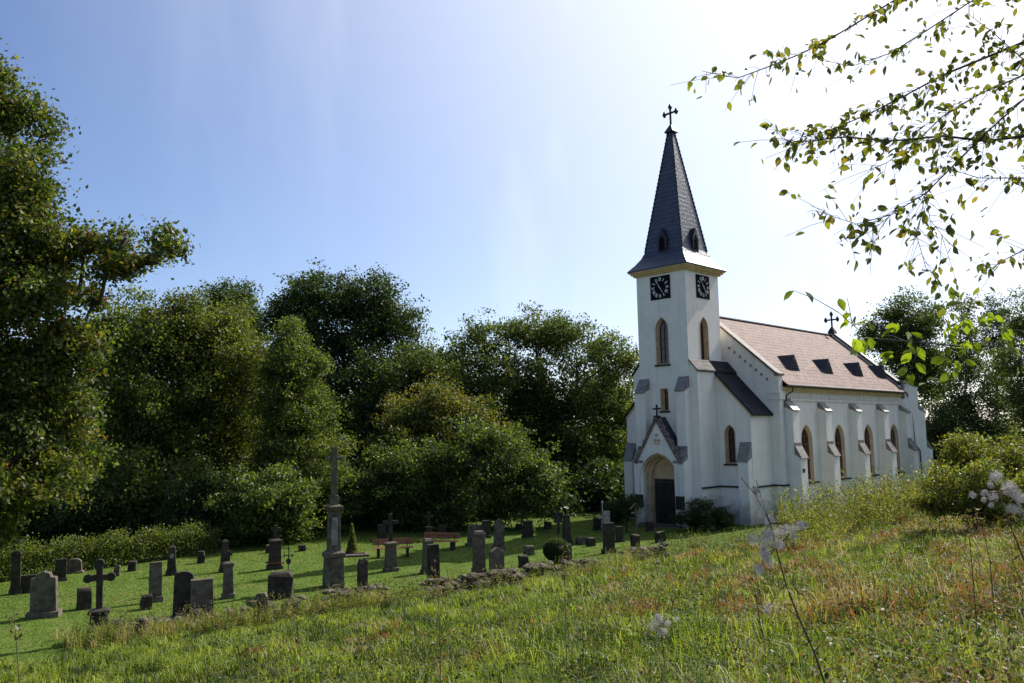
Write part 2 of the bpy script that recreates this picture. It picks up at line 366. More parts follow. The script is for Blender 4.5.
# tower
TW, TD, TZ = 3.66, 3.75, 15.52
t = MB()
fo = (0, 0, 0)
win_f = arc_outline(1.86, 9.82, 12.0, 12.75, .44); win_s = arc_outline(1.86, 9.95, 12.0, 12.72, .44)
small = [(1.58, 6.95), (2.10, 6.95), (2.10, 8.3), (1.58, 8.3)]
t.slab([(0, 0), (TW, 0), (TW, TZ), (0, TZ)], [win_f, small], (0, 0, 0), EV, EZ, EU, .4)
t.slab([(.4, 0), (TD, 0), (TD, TZ), (.4, TZ)], [win_s], (0, 0, 0), EU, EZ, EV, .4)
t.slab([(.4, 0), (TD, 0), (TD, TZ), (.4, TZ)], [win_s], (0, TW, 0), EU, EZ, (0, -1, 0), .4)
t.slab([(.4, 0), (TW-.4, 0), (TW-.4, TZ), (.4, TZ)], [], (TD, 0, 0), EV, EZ, (-1, 0, 0), .4)
tower = t.build('tower', M_WALL, church)
window(tower, 1.86, 9.82, 12.0, 12.75, .44, (0, 0, 0), EV, EU, label='tower lancet above the small square window')
window(tower, 1.86, 9.95, 12.0, 12.72, .44, (0, 0, 0), EU, EV, label='tower lancet facing the nave side')
window(tower, 1.86, 9.95, 12.0, 12.72, .44, (0, TW, 0), EU, (0, -1, 0), label='tower lancet facing the trees')
window(tower, 1.84, 6.95, 8.3, 8.3, .26, (0, 0, 0), EV, EU, name='small_window', bars=2, k=.62)
c = MB()
for z0, z1, e in ((TZ+.002, TZ+.11, .14), (TZ+.113, TZ+.22, .26), (TZ+.223, TZ+.30, .36)):
    c.box(-e, TD+e, -e, TW+e, z0, z1)
c.build('cornice', M_YEL, tower)
def clock(o, ea, en, c0, label, mirror):
    z0, s = 13.9, 1.47
    zc = z0+s/2; body = empty_part = None
    b = MB(); b.slab([(c0-s/2, z0), (c0+s/2, z0), (c0+s/2, z0+s), (c0-s/2, z0+s)], [], pt(o, ea, en, 0, 0, -.05), ea, EZ, en, .046)
    b.mi = 1
    def stroke(p, q, wd, d=-.062):
        p = np.array(p); q = np.array(q); dr = q-p; n = np.array([-dr[1], dr[0]]); n = n/np.linalg.norm(n)*wd/2
        pl = [p+n, p-n, q-n, q+n]; pl = [(c0+mirror*v[0], zc+v[1]) for v in pl]
        b.slab(pl, [], pt(o, ea, en, 0, 0, d), ea, EZ, en, .010)
    num = ['XII', 'I', 'II', 'III', 'IIII', 'V', 'VI', 'VII', 'VIII', 'IX', 'X', 'XI']
    for k, s_ in enumerate(num):
        th = radians(30*k); er = np.array([sin(th), cos(th)]); et = np.array([cos(th), -sin(th)])
        wd = {'I': .035, 'V': .075, 'X': .085}; tot = sum(wd[ch] for ch in s_)+.018*(len(s_)-1); x = -tot/2
        for ch in s_:
            a0, a1 = x, x+wd[ch]; r0_, r1_ = .42, .65
            P_ = lambda aa, rr: er*rr+et*aa
            if ch == 'I': stroke(P_((a0+a1)/2, r0_), P_((a0+a1)/2, r1_), .026)
            if ch == 'V': stroke(P_(a0, r1_), P_((a0+a1)/2, r0_), .024); stroke(P_(a1, r1_), P_((a0+a1)/2, r0_), .017, -.075)
            if ch == 'X': stroke(P_(a0, r1_), P_(a1, r0_), .024); stroke(P_(a1, r1_), P_(a0, r0_), .017, -.075)
            x = a1+.018
    o1 = b.build('clock', [M_BLACK, M_DIALW], tower); o1['label'] = label
    h = MB()
    b = h
    for ang, ln, wd in ((327, .60, .032), (148, .42, .045)):
        th = radians(ang); e = np.array([sin(th), cos(th)])
        p = -e*.1; q = e*ln; dr = q-p; n = np.array([-dr[1], dr[0]]); n = n/np.linalg.norm(n)*wd/2
        pl = [p+n, p-n, q-n*.4, q+n*.4]; pl = [(c0+mirror*v[0], zc+v[1]) for v in pl]
        h.slab(pl, [], pt(o, ea, en, 0, 0, -.095 if ang > 200 else -.115), ea, EZ, en, .012)
    h.build('clock_hands', M_DIALW, tower)
clock((0, 0, 0), EV, EU, 1.83, 'clock on the entrance face of the tower', -1)
clock((0, 0, 0), EU, EV, 1.9, 'clock on the nave-side face of the tower', 1)

# spire
scx, scy = TD/2, TW/2
s = MB(); zs0 = TZ+.30
lv = [(zs0+.003, 2.27, 2.25), (zs0+.07, 2.28, 2.26), (zs0+.5, 1.90, 1.88), (zs0+.9, 1.62, 1.60), (zs0+1.35, 1.42, 1.40), (25.1, .17, .17)]
s.frustum(scx, scy, lv)
spire = s.build('spire', M_SLATE, church)
for sx in (-1, 1):
    for sy in (-1, 1):
        s = MB(); pr_ = []
        for i in range(60):
            tt = i/59; hx = 1.43+(0.18-1.43)*tt; z = zs0+1.35+(25.1-zs0-1.35)*tt
            rr_ = .03 if i % 2 else .062; pr_.append(((scx+sx*hx, scy+sy*(hx-.01), z), rr_))
        s.tube([q_[0] for q_ in pr_], [q_[1] for q_ in pr_], 6); s.build('hip_ridge', M_SLATED, spire)
s = MB(); s.frustum(scx, scy, [(25.1, .26, .26), (25.18, .34, .34), (25.22, .30, .30), (25.75, .03, .03)]); s.build('finial', M_SLATED, spire)
def cross_mesh(x, y, z, h, arm, r, along='y', mb=None, ends=True):
    s = mb or MB()
    s.tube([(x, y, z), (x, y, z+h)], r, 6)
    za = z+h*.68
    A = [(x, y-arm, za), (x, y+arm, za)] if along == 'y' else [(x-arm, y, za), (x+arm, y, za)]
    s.tube(A, r*.9, 6)
    if ends:
        for p in A+[(x, y, z+h)]: 
            s.frustum(p[0], p[1], [(p[2]-2.6*r, r*.8, r*.8), (p[2]-.5*r, r*1.8, r*1.8), (p[2]+.5*r, r*1.8, r*1.8), (p[2]+3*r, r*.6, r*.6)], 6, 0)
    return s
cross_mesh(scx, scy, 25.65, 1.25, .46, .075).build('spire_cross', M_IRON, spire)
def lucarne(sgn_axis):
    s = MB()
    zb = 16.95; hw_ = 1.38-(zb-zs0-1.35)*.15
    pf = [(-.30, 0), (.30, 0), (.34, .85), (0, 1.55), (-.34, .85)]
    def P_(a, z, d):
        if sgn_axis == 'f': return (scx-1.42-d, scy+a, zb+z)
        if sgn_axis == 'r': return (scx+a, scy-1.40-d, zb+z)
        return (scx+a, scy+1.40+d, zb+z)
    s.loft([[P_(a, z, .12) for a, z in pf], [P_(a, z*1.0, -.6) for a, z in pf]])
    s.mi = 1
    io = [(-.2, .1), (.2, .1), (.2, .8), (0, 1.1), (-.2, .8)]
    s.loft([[P_(a, z, .135) for a, z in io], [P_(a, z, .10) for a, z in io]])
    for k in range(5): s.loft([[P_(a, .18+k*.14+z, .16) for a, z in ((-.17, 0), (.17, 0), (.17, .03), (-.17, .03))], [P_(a, .18+k*.14+z, .137) for a, z in ((-.17, 0), (.17, 0), (.17, .03), (-.17, .03))]])
    s.build('spire_dormer', [M_SLATED, M_BLACK], spire)
for k in 'frl': lucarne(k)

# stepped buttress: profile (out, z) extruded along a
def buttress(o, ea, eo, a0, a1, stages, label=None, zbase=-.2):
    """stages: list of (out_below, z_bottom_of_cap, out_above, z_top_of_cap); eo = outward direction"""
    o, ea, eo = [np.array(q, float) for q in (o, ea, eo)]
    ez = np.array(EZ, float)
    prof = [(0.0, zbase), (stages[0][0], zbase)]
    for ob, z0, oa, z1 in stages: prof += [(ob, z0), (oa, z1)]
    if prof[-1][0] > .001: prof.append((0.0, prof[-1][1]))
    s = MB(); s.loft([[tuple(o+ea*a+eo*p[0]+ez*p[1]) for p in prof] for a in (a0, a1)])
    bt = s.build('buttress', M_WALL, church)
    if label: bt['label'] = label
    for ob, z0, oa, z1 in stages:
        d = np.array([oa-ob, z1-z0]); d /= np.linalg.norm(d); n = np.array([d[1], -d[0]])
        if n[0] < 0: n = -n
        lo = np.array([ob, z0])-d*.08; hi = np.array([oa, z1])
        if oa < .01: hi = hi-d*.02
        pr = [lo+n*.005, hi+n*.005, hi+n*.075, lo+n*.075]
        s = MB(); s.loft([[tuple(o+ea*a+eo*p[0]+ez*p[1]) for p in pr] for a in (a0-.025, a1+.025)])
        # stone course under and behind the slope
        pr2 = [(oa-.02 if oa > .1 else 0.004, z0+.2), (ob+.012, z0-.02), (ob+.012, z0+.02), (oa+.015, z1-.02), (oa+.015, z1+(.24 if oa > .1 else 0)), ((oa-.02) if oa > .1 else 0.004, z1+(.24 if oa > .1 else 0))]
        s.loft([[tuple(o+ea*a+eo*p[0]+ez*p[1]) for p in pr2] for a in (a0-.012, a1+.012)])
        s.build('cap', M_CAP, bt)
    return bt
# tower front buttresses
for a0, a1, lb in ((.02, .70, 'front tower buttress right of the portal'), (TW-.70, TW-.02, 'front tower buttress left of the portal')):
    buttress((0, 0, 0), EV, (-1, 0, 0), a0, a1, [(.95, 3.85, .5, 4.55), (.5, 8.12, .0, 8.95)], lb)
# side blocks beside the tower (narrow strip that carries the annex roof top)
for sgn, y0 in ((-1, 0.0), (1, TW)):
    s = MB(); yA, yB = y0+sgn*.003, y0+sgn*.52
    s.loft([[(x, yA, -.2), (x, yB, -.2), (x, yB, 9.28), (x, yA, 9.9)] for x in (.06, 4.5)])
    b_ = s.build('stair_strip', M_WALL, church)
    s = MB(); s.loft([[(x, yA, 9.93), (x, yB+sgn*.1, 9.24), (x, yB+sgn*.1, 9.33), (x, yA, 10.04)] for x in (-.03, 4.49)])
    s.build('roof_strip', M_SLATEA, b_)
    s = MB(); ys = sorted((yB+sgn*.003, yB+sgn*.09)); s.box(.02, 2.0, ys[0], ys[1], 2.26, 2.36); s.build('string_course', M_SLATED, b_)
# annexes left and right of the tower
UA, VA, UW, VS = 2.1, -2.75, 4.5, -3.3
for sgn in (-1, 1):
    mv = (lambda v: v) if sgn < 0 else (lambda v: TW-v)
    e_in = EU
    oa_ = MB()
    wn = arc_outline(-1.32, 3.68, 5.45, 6.0, .33)
    poly = [(-.522, 0), (-.522, 9.05), (VA, 6.66), (VA, 0)]
    fl = lambda pl: [(mv(p[0]), p[1]) for p in pl]
    wn2 = fl(wn)
    oa_.slab(fl(poly), [wn2], (UA, 0, 0), EV, EZ, EU, .4)
    y = mv(VA); ins = (0, 1, 0) if sgn < 0 else (0, -1, 0)
    oa_.slab([(UA+.4, 0), (UW-.003, 0), (UW-.003, 6.66), (UA+.4, 6.66)], [], (0, y, 0), EU, EZ, ins, .4)
    an = oa_.build('side_annex', M_WALL, church); an['label'] = 'lean-to annex on the nave-wall side of the tower' if sgn < 0 else 'lean-to annex on the wooded side of the tower'
    window(an, mv(-1.32), 3.68, 5.45, 6.0, .33, (UA, 0, 0), EV, EU, bars=3)
    s = MB()
    a_ = np.array([-.5, 9.16]); b2 = np.array([VA-.22, 6.66+(-.22)*.93+.06]); 
    s.loft([[(x, mv(a_[0]), a_[1]), (x, mv(b2[0]), b2[1]), (x, mv(b2[0]), b2[1]+.13), (x, mv(a_[0]), a_[1]+.15)] for x in (UA-.12, UW-.004)])
    s.build('roof', M_SLATEA, an)
    s = MB(); s.loft([[(x, mv(-.53), 8.93), (x, mv(VA-.05), 6.50), (x, mv(VA-.05), 6.64), (x, mv(-.53), 9.10)] for x in (UA-.06, UA-.003)])
    s.build('verge_band', M_OCHRE, an)
    s = MB(); yy = mv(VA)
    ys = sorted((mv(-.53), mv(VA-.09))); s.box(UA-.09, UA-.003, ys[0], ys[1], 2.26, 2.36)
    ys = sorted((mv(VA-.003), mv(VA-.09))); s.box(UA-.003, UW-.003, ys[0], ys[1], 2.26, 2.36)
    s.build('string_course', M_SLATED, an)
    a0, a1 = sorted((mv(-2.05), mv(-2.73)))
    buttress((UA, 0, 0), EV, (-1, 0, 0), a0, a1, [(.5, 3.85, 0, 4.95)], 'single-step buttress on the front of the annex')
# nave
VR_, VC = TW-VS, TW/2
n_ = MB()
gp = [(VS-.12, -.2), (VS-.12, 8.95), (VS+.25, 9.2), (VC, 13.55), (VR_-.25, 9.2), (VR_+.12, 8.95), (VR_+.12, -.2)]
UE = 24.6
n_.slab(gp, [], (UW, 0, 0), EV, EZ, EU, .5)
n_.slab(gp, [], (UE, 0, 0), EV, EZ, (-1, 0, 0), .5)
wc = [7.92, 12.75, 17.55, 22.35]
holes = [arc_outline(c_+.12, 2.36, 4.95, 5.93, .72) for c_ in wc]
n_.slab([(UW+.5, -.2), (UE-.5, -.2), (UE-.5, 8.3), (UW+.5, 8.3)], holes, (0, VS, 0), EU, EZ, EV, .45)
n_.slab([(UW+.5, -.2), (UE-.5, -.2), (UE-.5, 8.3), (UW+.5, 8.3)], holes, (0, VR_, 0), EU, EZ, (0, -1, 0), .45)
nave = n_.build('nave', M_WALL, church)
nm = ['nearest to the tower', 'second from the tower', 'third from the tower', 'farthest from the tower']
for c_, s_ in zip(wc, nm):
    window(nave, c_+.12, 2.36, 4.95, 5.93, .72, (0, VS, 0), EU, EV, bars=6, depth=.2, k=.86, label='nave window '+s_, sillout=.24)
    window(nave, c_+.12, 2.36, 4.95, 5.93, .72, (0, VR_, 0), EU, (0, -1, 0), bars=6, depth=.2, k=.86, label='nave window on the wooded side, '+s_, sillout=.24)
for v0, sg in ((VS, -1), (VR_, 1)):
    y1 = lambda e: sorted((v0+sg*.003, v0+sg*e))
    s = MB(); a, b = y1(.10); s.box(UW+.503, UE-.503, a, b, 7.46, 7.56); s.build('string_band', M_WALL, nave)
    s = MB(); a, b = y1(.09); x = UW+.6
    while x < UE-.6: s.box(x, x+.12, a, b, 7.62, 7.97); x += .24
    s.build('dentil_frieze', M_WALL, nave)
    s = MB(); a, b = y1(.14); s.box(UW+.503, UE-.503, a, b, 7.98, 8.10); a, b = y1(.22); s.box(UW+.503, UE-.503, a, b, 8.103, 8.29); s.build('cornice', M_YEL, nave)
    s = MB(); yy = v0+sg*.47
    s.tube([(UW+.45, yy, 8.36), (UE-.45, yy, 8.36)], .085, 8); s.build('gutter', M_ZINC, nave)
s = MB(); s.tube([(UW+1.1, VS-.47, 8.3), (UW+1.1, VS-.44, 8.0), (UW+.75, VS-.2, 7.75), (UW+.7, VS-.2, 6.9)], .05, 6); s.build('downpipe', M_ZINC, nave)['label'] = 'short bent downpipe beside the west gable'
s = MB(); s.tube([(UE-.2, VS-.47, 8.3), (UE-.1, VS-.44, 8.0), (UE+.05, VS-.2, 7.7), (UE+.1, VS-.62, 6.9), (UE+.1, VS-.66, 4.4), (UE+.1, VS-1.0, 3.9), (UE+.1, VS-1.0, .1)], .055, 6); s.build('downpipe', M_ZINC, nave)['label'] = 'long downpipe at the far corner'
# gable steps (corbel table) on the west gable
for i in range(11):
    v = VS+.55+i*.36; z = 9.2+(v-(VS+.25))*.85-.72
    for v2 in ([v] if v < -.1 else [])+([TW-v-.13] if TW-v-.13 > TW else []):
        s = MB(); s.box(UW-.05, UW-.003, v2, v2+.13, z-.02, z+.13); s.build('corbel', M_CAP, nave)
s = MB()
for a, b in ((VS-.20, VS-.123), ):
    s.box(UW-.08, UW+.6, a, b, 7.50, 8.0)
s.box(UW-.08, UW-.003, VS-.123, VS+.5, 7.50, 7.62); s.box(UW-.08, UW-.003, VS-.123, VS+.5, 7.88, 8.0)
s.build('corner_moulding', M_WALL, nave)
s = MB(); s.box(UW-.09, UW-.003, VS-.2, VA-.1, 2.26, 2.36); s.box(UW-.09, UW+.9, VS-.2, VS-.123, 2.26, 2.36); s.build('string_course', M_SLATED, nave)
# copings
def coping(u0_, u1_, mt, nme):
    s = MB()
    for sg in (-1, 1):
        f = (lambda v: v) if sg < 0 else (lambda v: TW-v)
        s.loft([[(x, f(VS+.12), 9.12), (x, f(VC), 13.56+.02), (x, f(VC), 13.74), (x, f(VS-.02), 9.20)] for x in (u0_, u1_)])
        s.loft([[(x, f(VS-.22), 8.96), (x, f(VS+.10), 8.96), (x, f(VS+.12), 9.12), (x, f(VS-.02), 9.2), (x, f(VS-.22), 9.10)] for x in (u0_-.002, u1_+.002)])
    return s.build(nme, mt, nave)
coping(UW-.10, UW+.60, M_COPING, 'west_coping')
coping(UE-.62, UE+.10, M_SLATED, 'east_coping')
s = MB(); s.box(UE-.55, UE+.12, VS-.35, VS+.3, 9.13, 9.3); s.box(UE-.5, UE+.08, VS-.3, VS-.123, 7.9, 9.12); s.build('kneeler', M_STONEL, nave)
# main roof
s = MB(); ez0 = 8.40
for sg in (-1, 1):
    f = (lambda v: v) if sg < 0 else (lambda v: TW-v)
    s.loft([[(x, f(VC), 13.14), (x, f(VS-.42), ez0-.03), (x, f(VS-.42), ez0+.06), (x, f(VC), 13.32)] for x in (UW+.5+.003, UE-.5-.003)])
roof = s.build('nave_roof', M_TILE, church)
s = MB(); s.tube([(UW+.55, VC, 13.36), (UE-.6, VC, 13.36)], .10, 8); s.build('ridge', M_SLATED, roof)
sl_ = (13.32-ez0-.06)/(VC-VS+.42)
def zroof(v): return ez0+.06+(v-(VS-.42))*sl_
for i, ac in enumerate((8.45, 13.5, 18.6, 23.1)):
    for sg in (-1, 1):
        f = (lambda v: v) if sg < 0 else (lambda v: TW-v)
        vf = VS+.72; zb = zroof(vf); hw_, hh = .72, 1.08; vb = vf+hh/sl_
        P3 = [(ac-hw_, f(vf), zb-.02), (ac+hw_, f(vf), zb-.02), (ac, f(vf), zb+hh), (ac, f(vb), zb+hh), ]
        s = MB(); s.add(P3+[(ac-hw_, f(vf+.05), zb-.1), (ac+hw_, f(vf+.05), zb-.1)], [(0, 1, 2), (0, 2, 3), (1, 3, 2), (0, 3, 4), (1, 5, 3), (4, 3, 5), (0, 4, 5, 1)])
        s.mi = 1
        for k in range(4): zz = zb+.12+k*.17; ww = hw_*(1-(zz-zb)/hh)*.78; yq = sorted((f(vf-.03), f(vf-.003))); s.box(ac-ww, ac+ww, yq[0], yq[1], zz, zz+.05)
        d_ = s.build('roof_dormer', [M_SLATED, M_BLACK], roof)
s = cross_mesh(UE-.26, VC, 13.7, 1.45, .50, .08); s.frustum(UE-.26, VC, [(13.55, .3, .3), (13.8, .22, .22), (14.1, .06, .06)]); s.build('gable_cross', M_IRON, roof)
# nave buttresses
for v0, eo, ss in ((VS, (0, -1, 0), 'long side wall'), (VR_, (0, 1, 0), 'wooded side')):
    for i, cu in enumerate((5.5, 10.28, 15.08, 19.85, 24.15)):
        buttress((0, v0, 0), EU, eo, cu-.43, cu+.43, [(.88, 3.95, .52, 4.62), (.5, 6.84, 0, 7.36)] if i else [(.98, 3.95, .64, 4.62), (.62, 6.84, .125, 7.36)], 'stepped nave buttress on the %s, number %d from the tower' % (ss, i+1) if False else None)
q7 = sqrt(.5); buttress((UE-.35, VS+.35, 0), (q7, q7, 0), (q7, -q7, 0), -.42, .42, [(2.35, 3.95, 1.95, 4.65), (1.95, 6.84, 1.5, 7.4), (1.5, 8.75, .9, 9.0)], 'diagonal corner buttress at the far end of the nave')
buttress((UE, 0, 0), EV, (1, 0, 0), VR_-.75, VR_+.1, [(1.0, 3.95, .6, 4.72), (.6, 6.84, 0, 7.42)])
s = MB(); s.box(UW+.75, UW+.95, VS-1.06, VS-1.003, 3.05, 3.3); s.build('wall_lamp', M_STONED, church)

# portal
p = MB(); pu = -.82; ac_ = arc_outline(VC, 0.1, 2.75, 4.40, 1.40, 9)
hole = [q_ for q_ in ac_]
gpoly = [(.705, 0), (VC-1.30, 0)]  # build as gable front with arch opening reaching the ground
arch = arc_outline(VC, 0, 2.75, 4.40, 1.40, 9)[1:]      # right jamb foot .. apex .. left spring
outer = [(TW-.72+.30, -.1), (TW-.72+.30, 3.95), (VC, 6.36), (.72-.30, 3.95), (.72-.30, -.1), (VC-1.30, -.1)]
lft = [(VC-(q_[0]-VC), q_[1]) for q_ in arch[::1]]
# arch goes right foot -> apex -> left; we need left foot -> apex -> right foot
loop = outer+list(reversed(arch))+[]
loop = [(TW-.36, -.1), (TW-.36, 3.95), (VC, 6.36), (.36, 3.95), (.36, -.1), (VC-1.40, -.1)]+[(q_[0], q_[1]) for q_ in reversed(arch)][0:]
loop = loop+[(VC+1.40, -.1)]
p.slab(loop, [], (pu-.16, 0, 0), EV, EZ, EU, .30)
portal = p.build('portal', M_WALL, church)
s = MB()
orders = [(1.40, 0.0), (1.32, .10), (1.24, .10), (1.20, .30), (1.12, .30), (1.04, .52), (.95, .52), (.90, .80)]
rings = []
for hw_, dp_ in orders:
    k = hw_/1.40
    oo = [(VC+(q_[0]-VC)*k*.997, (q_[1]-2.75)*(k*.5+.5)+2.75 if q_[1] > 2.75 else q_[1]) for q_ in arc_outline(VC, 0.02, 2.75, 4.38, 1.40, 9)]
    rings.append([(pu-.165+dp_, y_, z_) for y_, z_ in oo])
s.loft(rings, cap=False)
s.mi = 0; s.slab([(y_, z_) for _, y_, z_ in rings[-1]], [], (pu-.165+.80, 0, 0), EV, EZ, EU, .08)
s.build('arch_moulding', M_OCHRE, portal)
s = MB(); du = pu-.165+.80
s.box(du-.07, du-.003, VC-.80, VC+.80, 2.62, 2.80); s.box(du-.07, du-.003, VC-.82, VC-.66, .02, 2.62); s.box(du-.07, du-.003, VC+.66, VC+.82, .02, 2.62)
s.build('door_frame', M_STONED, portal)
s = MB()
for q0, q1 in ((VC-.65, VC-.01), (VC+.01, VC+.65)):
    s.box(du-.05, du-.003, q0, q1, .03, 2.6)
    for z0, z1 in ((.2, 1.1), (1.25, 2.4)): s.box(du-.065, du-.052, q0+.1, q1-.1, z0, z1)
s.build('door', M_DOOR, portal)
s = MB()
for sg in (-1, 1):
    f = (lambda v: v) if sg < 0 else (lambda v: TW-v)
    s.loft([[(x, f(VC), 6.40), (x, f(.18), 3.80), (x, f(.18), 3.92), (x, f(VC), 6.56)] for x in (pu+.143, -.003)])
s.build('portal_roof', M_SLATED, portal)
s = MB()
for sg in (-1, 1):
    f = (lambda v: v) if sg < 0 else (lambda v: TW-v)
    s.loft([[(x, f(VC), 6.30), (x, f(.24), 3.72), (x, f(.12), 3.84), (x, f(VC), 6.60)] for x in (pu-.26, pu+.14)])
    for k in range(6):
        v = .12+(VC-.12)*(k+.6)/6.3; z = 3.84+(6.60-3.84)*(k+.6)/6.3
        s.frustum(pu-.06, f(v), [(z-.1, .09, .09), (z+.06, .13, .13), (z+.16, .10, .10), (z+.24, .03, .03)], 6, 0)
s.build('gable_coping', M_COPING, portal)
s = cross_mesh(pu-.06, VC, 6.5, .82, .27, .065, ends=False); s.frustum(pu-.06, VC, [(6.45, .15, .15), (6.62, .17, .17), (6.66, .08, .08)]); s.build('portal_cross', M_IRON, portal)
s = MB()
for dy, dz in ((0, .34), (-.13, .02), (.13, .02)): s.frustum(0, 0, [(0, .001, .001)]) if False else s.loft([[(x, VC+dy+.12*cos(a), 5.12+dz+.12*sin(a)) for a in np.linspace(0, 2*pi, 9)[:-1]] for x in (pu-.20, pu-.163)])
s.box(pu-.195, pu-.163, VC-.22, VC+.22, 4.90, 4.98); s.build('trefoil_relief', M_OCHRE, portal)
s = MB(); s.box(pu-.9, pu-.17, VC-1.5, VC+1.5, -.2, .10); s.box(pu-.55, pu-.165, VC-1.25, VC+1.25, .102, .22); s.build('steps', M_STONE, portal)
s = MB()
s.box(-.985, -.953, .04, .66, 1.1, 1.87); s.build('dark_panel', M_STONED, portal); s = MB(); s.box(-.985, -.953, TW-.66, TW-.04, 1.1, 1.87); s.build('dark_panel', M_STONED, portal)  # thin dark panels on the two front buttress faces
s = MB(); s.box(-.03, -.003, TW+.9, TW+.9, 2.7, 2.8) if False else s.box(UA-.05, UA-.003, 5.2, 5.55, 2.75, 2.9); s.build('vent', M_STONED, church)

# ------------------------------------------------------------------ leaves
def rand_dirs(n, r):
    v = r.normal(size=(n, 3)); return v/np.linalg.norm(v, axis=1, keepdims=True)
def leaf_mesh(name, P, size, cols, r, matl, parent, upb=.6, aspect=.62, fold=.15, kind=None):
    n = len(P); nr = rand_dirs(n, r); nr[:, 2] += upb; nr /= np.linalg.norm(nr, axis=1, keepdims=True)
    a = np.cross(nr, rand_dirs(n, r)); a /= np.linalg.norm(a, axis=1, keepdims=True)+1e-9
    a[:, 2] -= .25; b = np.cross(nr, a)
    L_ = (size*r.uniform(.65, 1.3, n))[:, None]; W_ = L_*aspect
    V = np.stack([P-a*L_*.5, P+b*W_*.5+nr*W_*fold+a*L_*.08, P+a*L_*.5, P-b*W_*.5+nr*W_*fold+a*L_*.08], 1).reshape(-1, 3)
    C = np.repeat(cols, 4, 0)
    return np_mesh(name, V, np.full(n, 4), np.arange(4*n), matl, C, parent)
def crown_points(lobes, total, sig, per, r, gap=.0, shell=.5):
    """lobes: (center, radii). returns leaf positions, cluster ids"""
    ar = np.array([(l[1][0]*l[1][1]*l[1][2])**(2/3) for l in lobes]); ar = ar/ar.sum()
    Pc = []
    for (c_, rd), k in zip(lobes, ar):
        n = max(8, int(total/per*k)); rd = np.array(rd); m = int(r.integers(20, 30))
        sd = rand_dirs(m, r); sd[:, 2] += .15; rs = r.uniform(.15, .36, m)
        sc_ = sd*(1.02-rs*.75)[:, None]*r.uniform(.62, 1.16, (m, 1))
        sc_[0] = 0; rs[0] = .55
        pk = r.choice(m, n, p=rs**1.7/np.sum(rs**1.7)); d = rand_dirs(n, r); d[:, 2] += .12
        rad = shell+(1-shell)*r.uniform(0, 1, n)**.6
        loc = sc_[pk]+d*(rs[pk]*rad*(1+r.normal(0, .09, n)))[:, None]
        ns = max(2, n//26); sdir = rand_dirs(ns, r); sdir[:, 2] = sdir[:, 2]*.8+.25; k2 = r.integers(ns, size=int(n*.42))
        tt = r.uniform(.35, 1, len(k2))*r.uniform(.75, 1.5, ns)[k2]; spr = sdir[k2]*tt[:, None]+r.normal(0, .045, (len(k2), 3)); spr[:, 2] -= .07*tt**2
        loc = np.concatenate([loc[:int(n*.62)], spr])
        Pc.append(np.array(c_)+loc*rd)
    Pc = np.concatenate(Pc)
    if gap > 0:
        q = fbm(Pc[:, 0]+.7*Pc[:, 1], Pc[:, 2], .9, int(r.integers(1e6))); Pc = Pc[q > np.quantile(q, gap)]
    pern = r.poisson(per, len(Pc)).clip(3); cid = np.repeat(np.arange(len(Pc)), pern)
    sg = sig*r.uniform(.6, 1.4, len(Pc))[cid][:, None]
    P = Pc[cid]+r.normal(size=(len(cid), 3)).clip(-1.5, 1.5)*sg*np.array([1, 1, .55])
    return P, cid, Pc
def leaf_colors(cid, ncl, pal, wts, r, jit=.22):
    pal = np.array(pal, float); k = r.choice(len(pal), ncl, p=np.array(wts)/sum(wts))
    c = pal[k][cid]; k2 = r.choice(len(pal), len(cid), p=np.array(wts)/sum(wts)); sw = r.uniform(size=len(cid)) < .25
    c[sw] = pal[k2[sw]]
    c = c*(1+r.normal(0, jit, (len(cid), 1)))*(1+r.normal(0, .14, ncl)[cid][:, None])
    return c.clip(.004, .6)
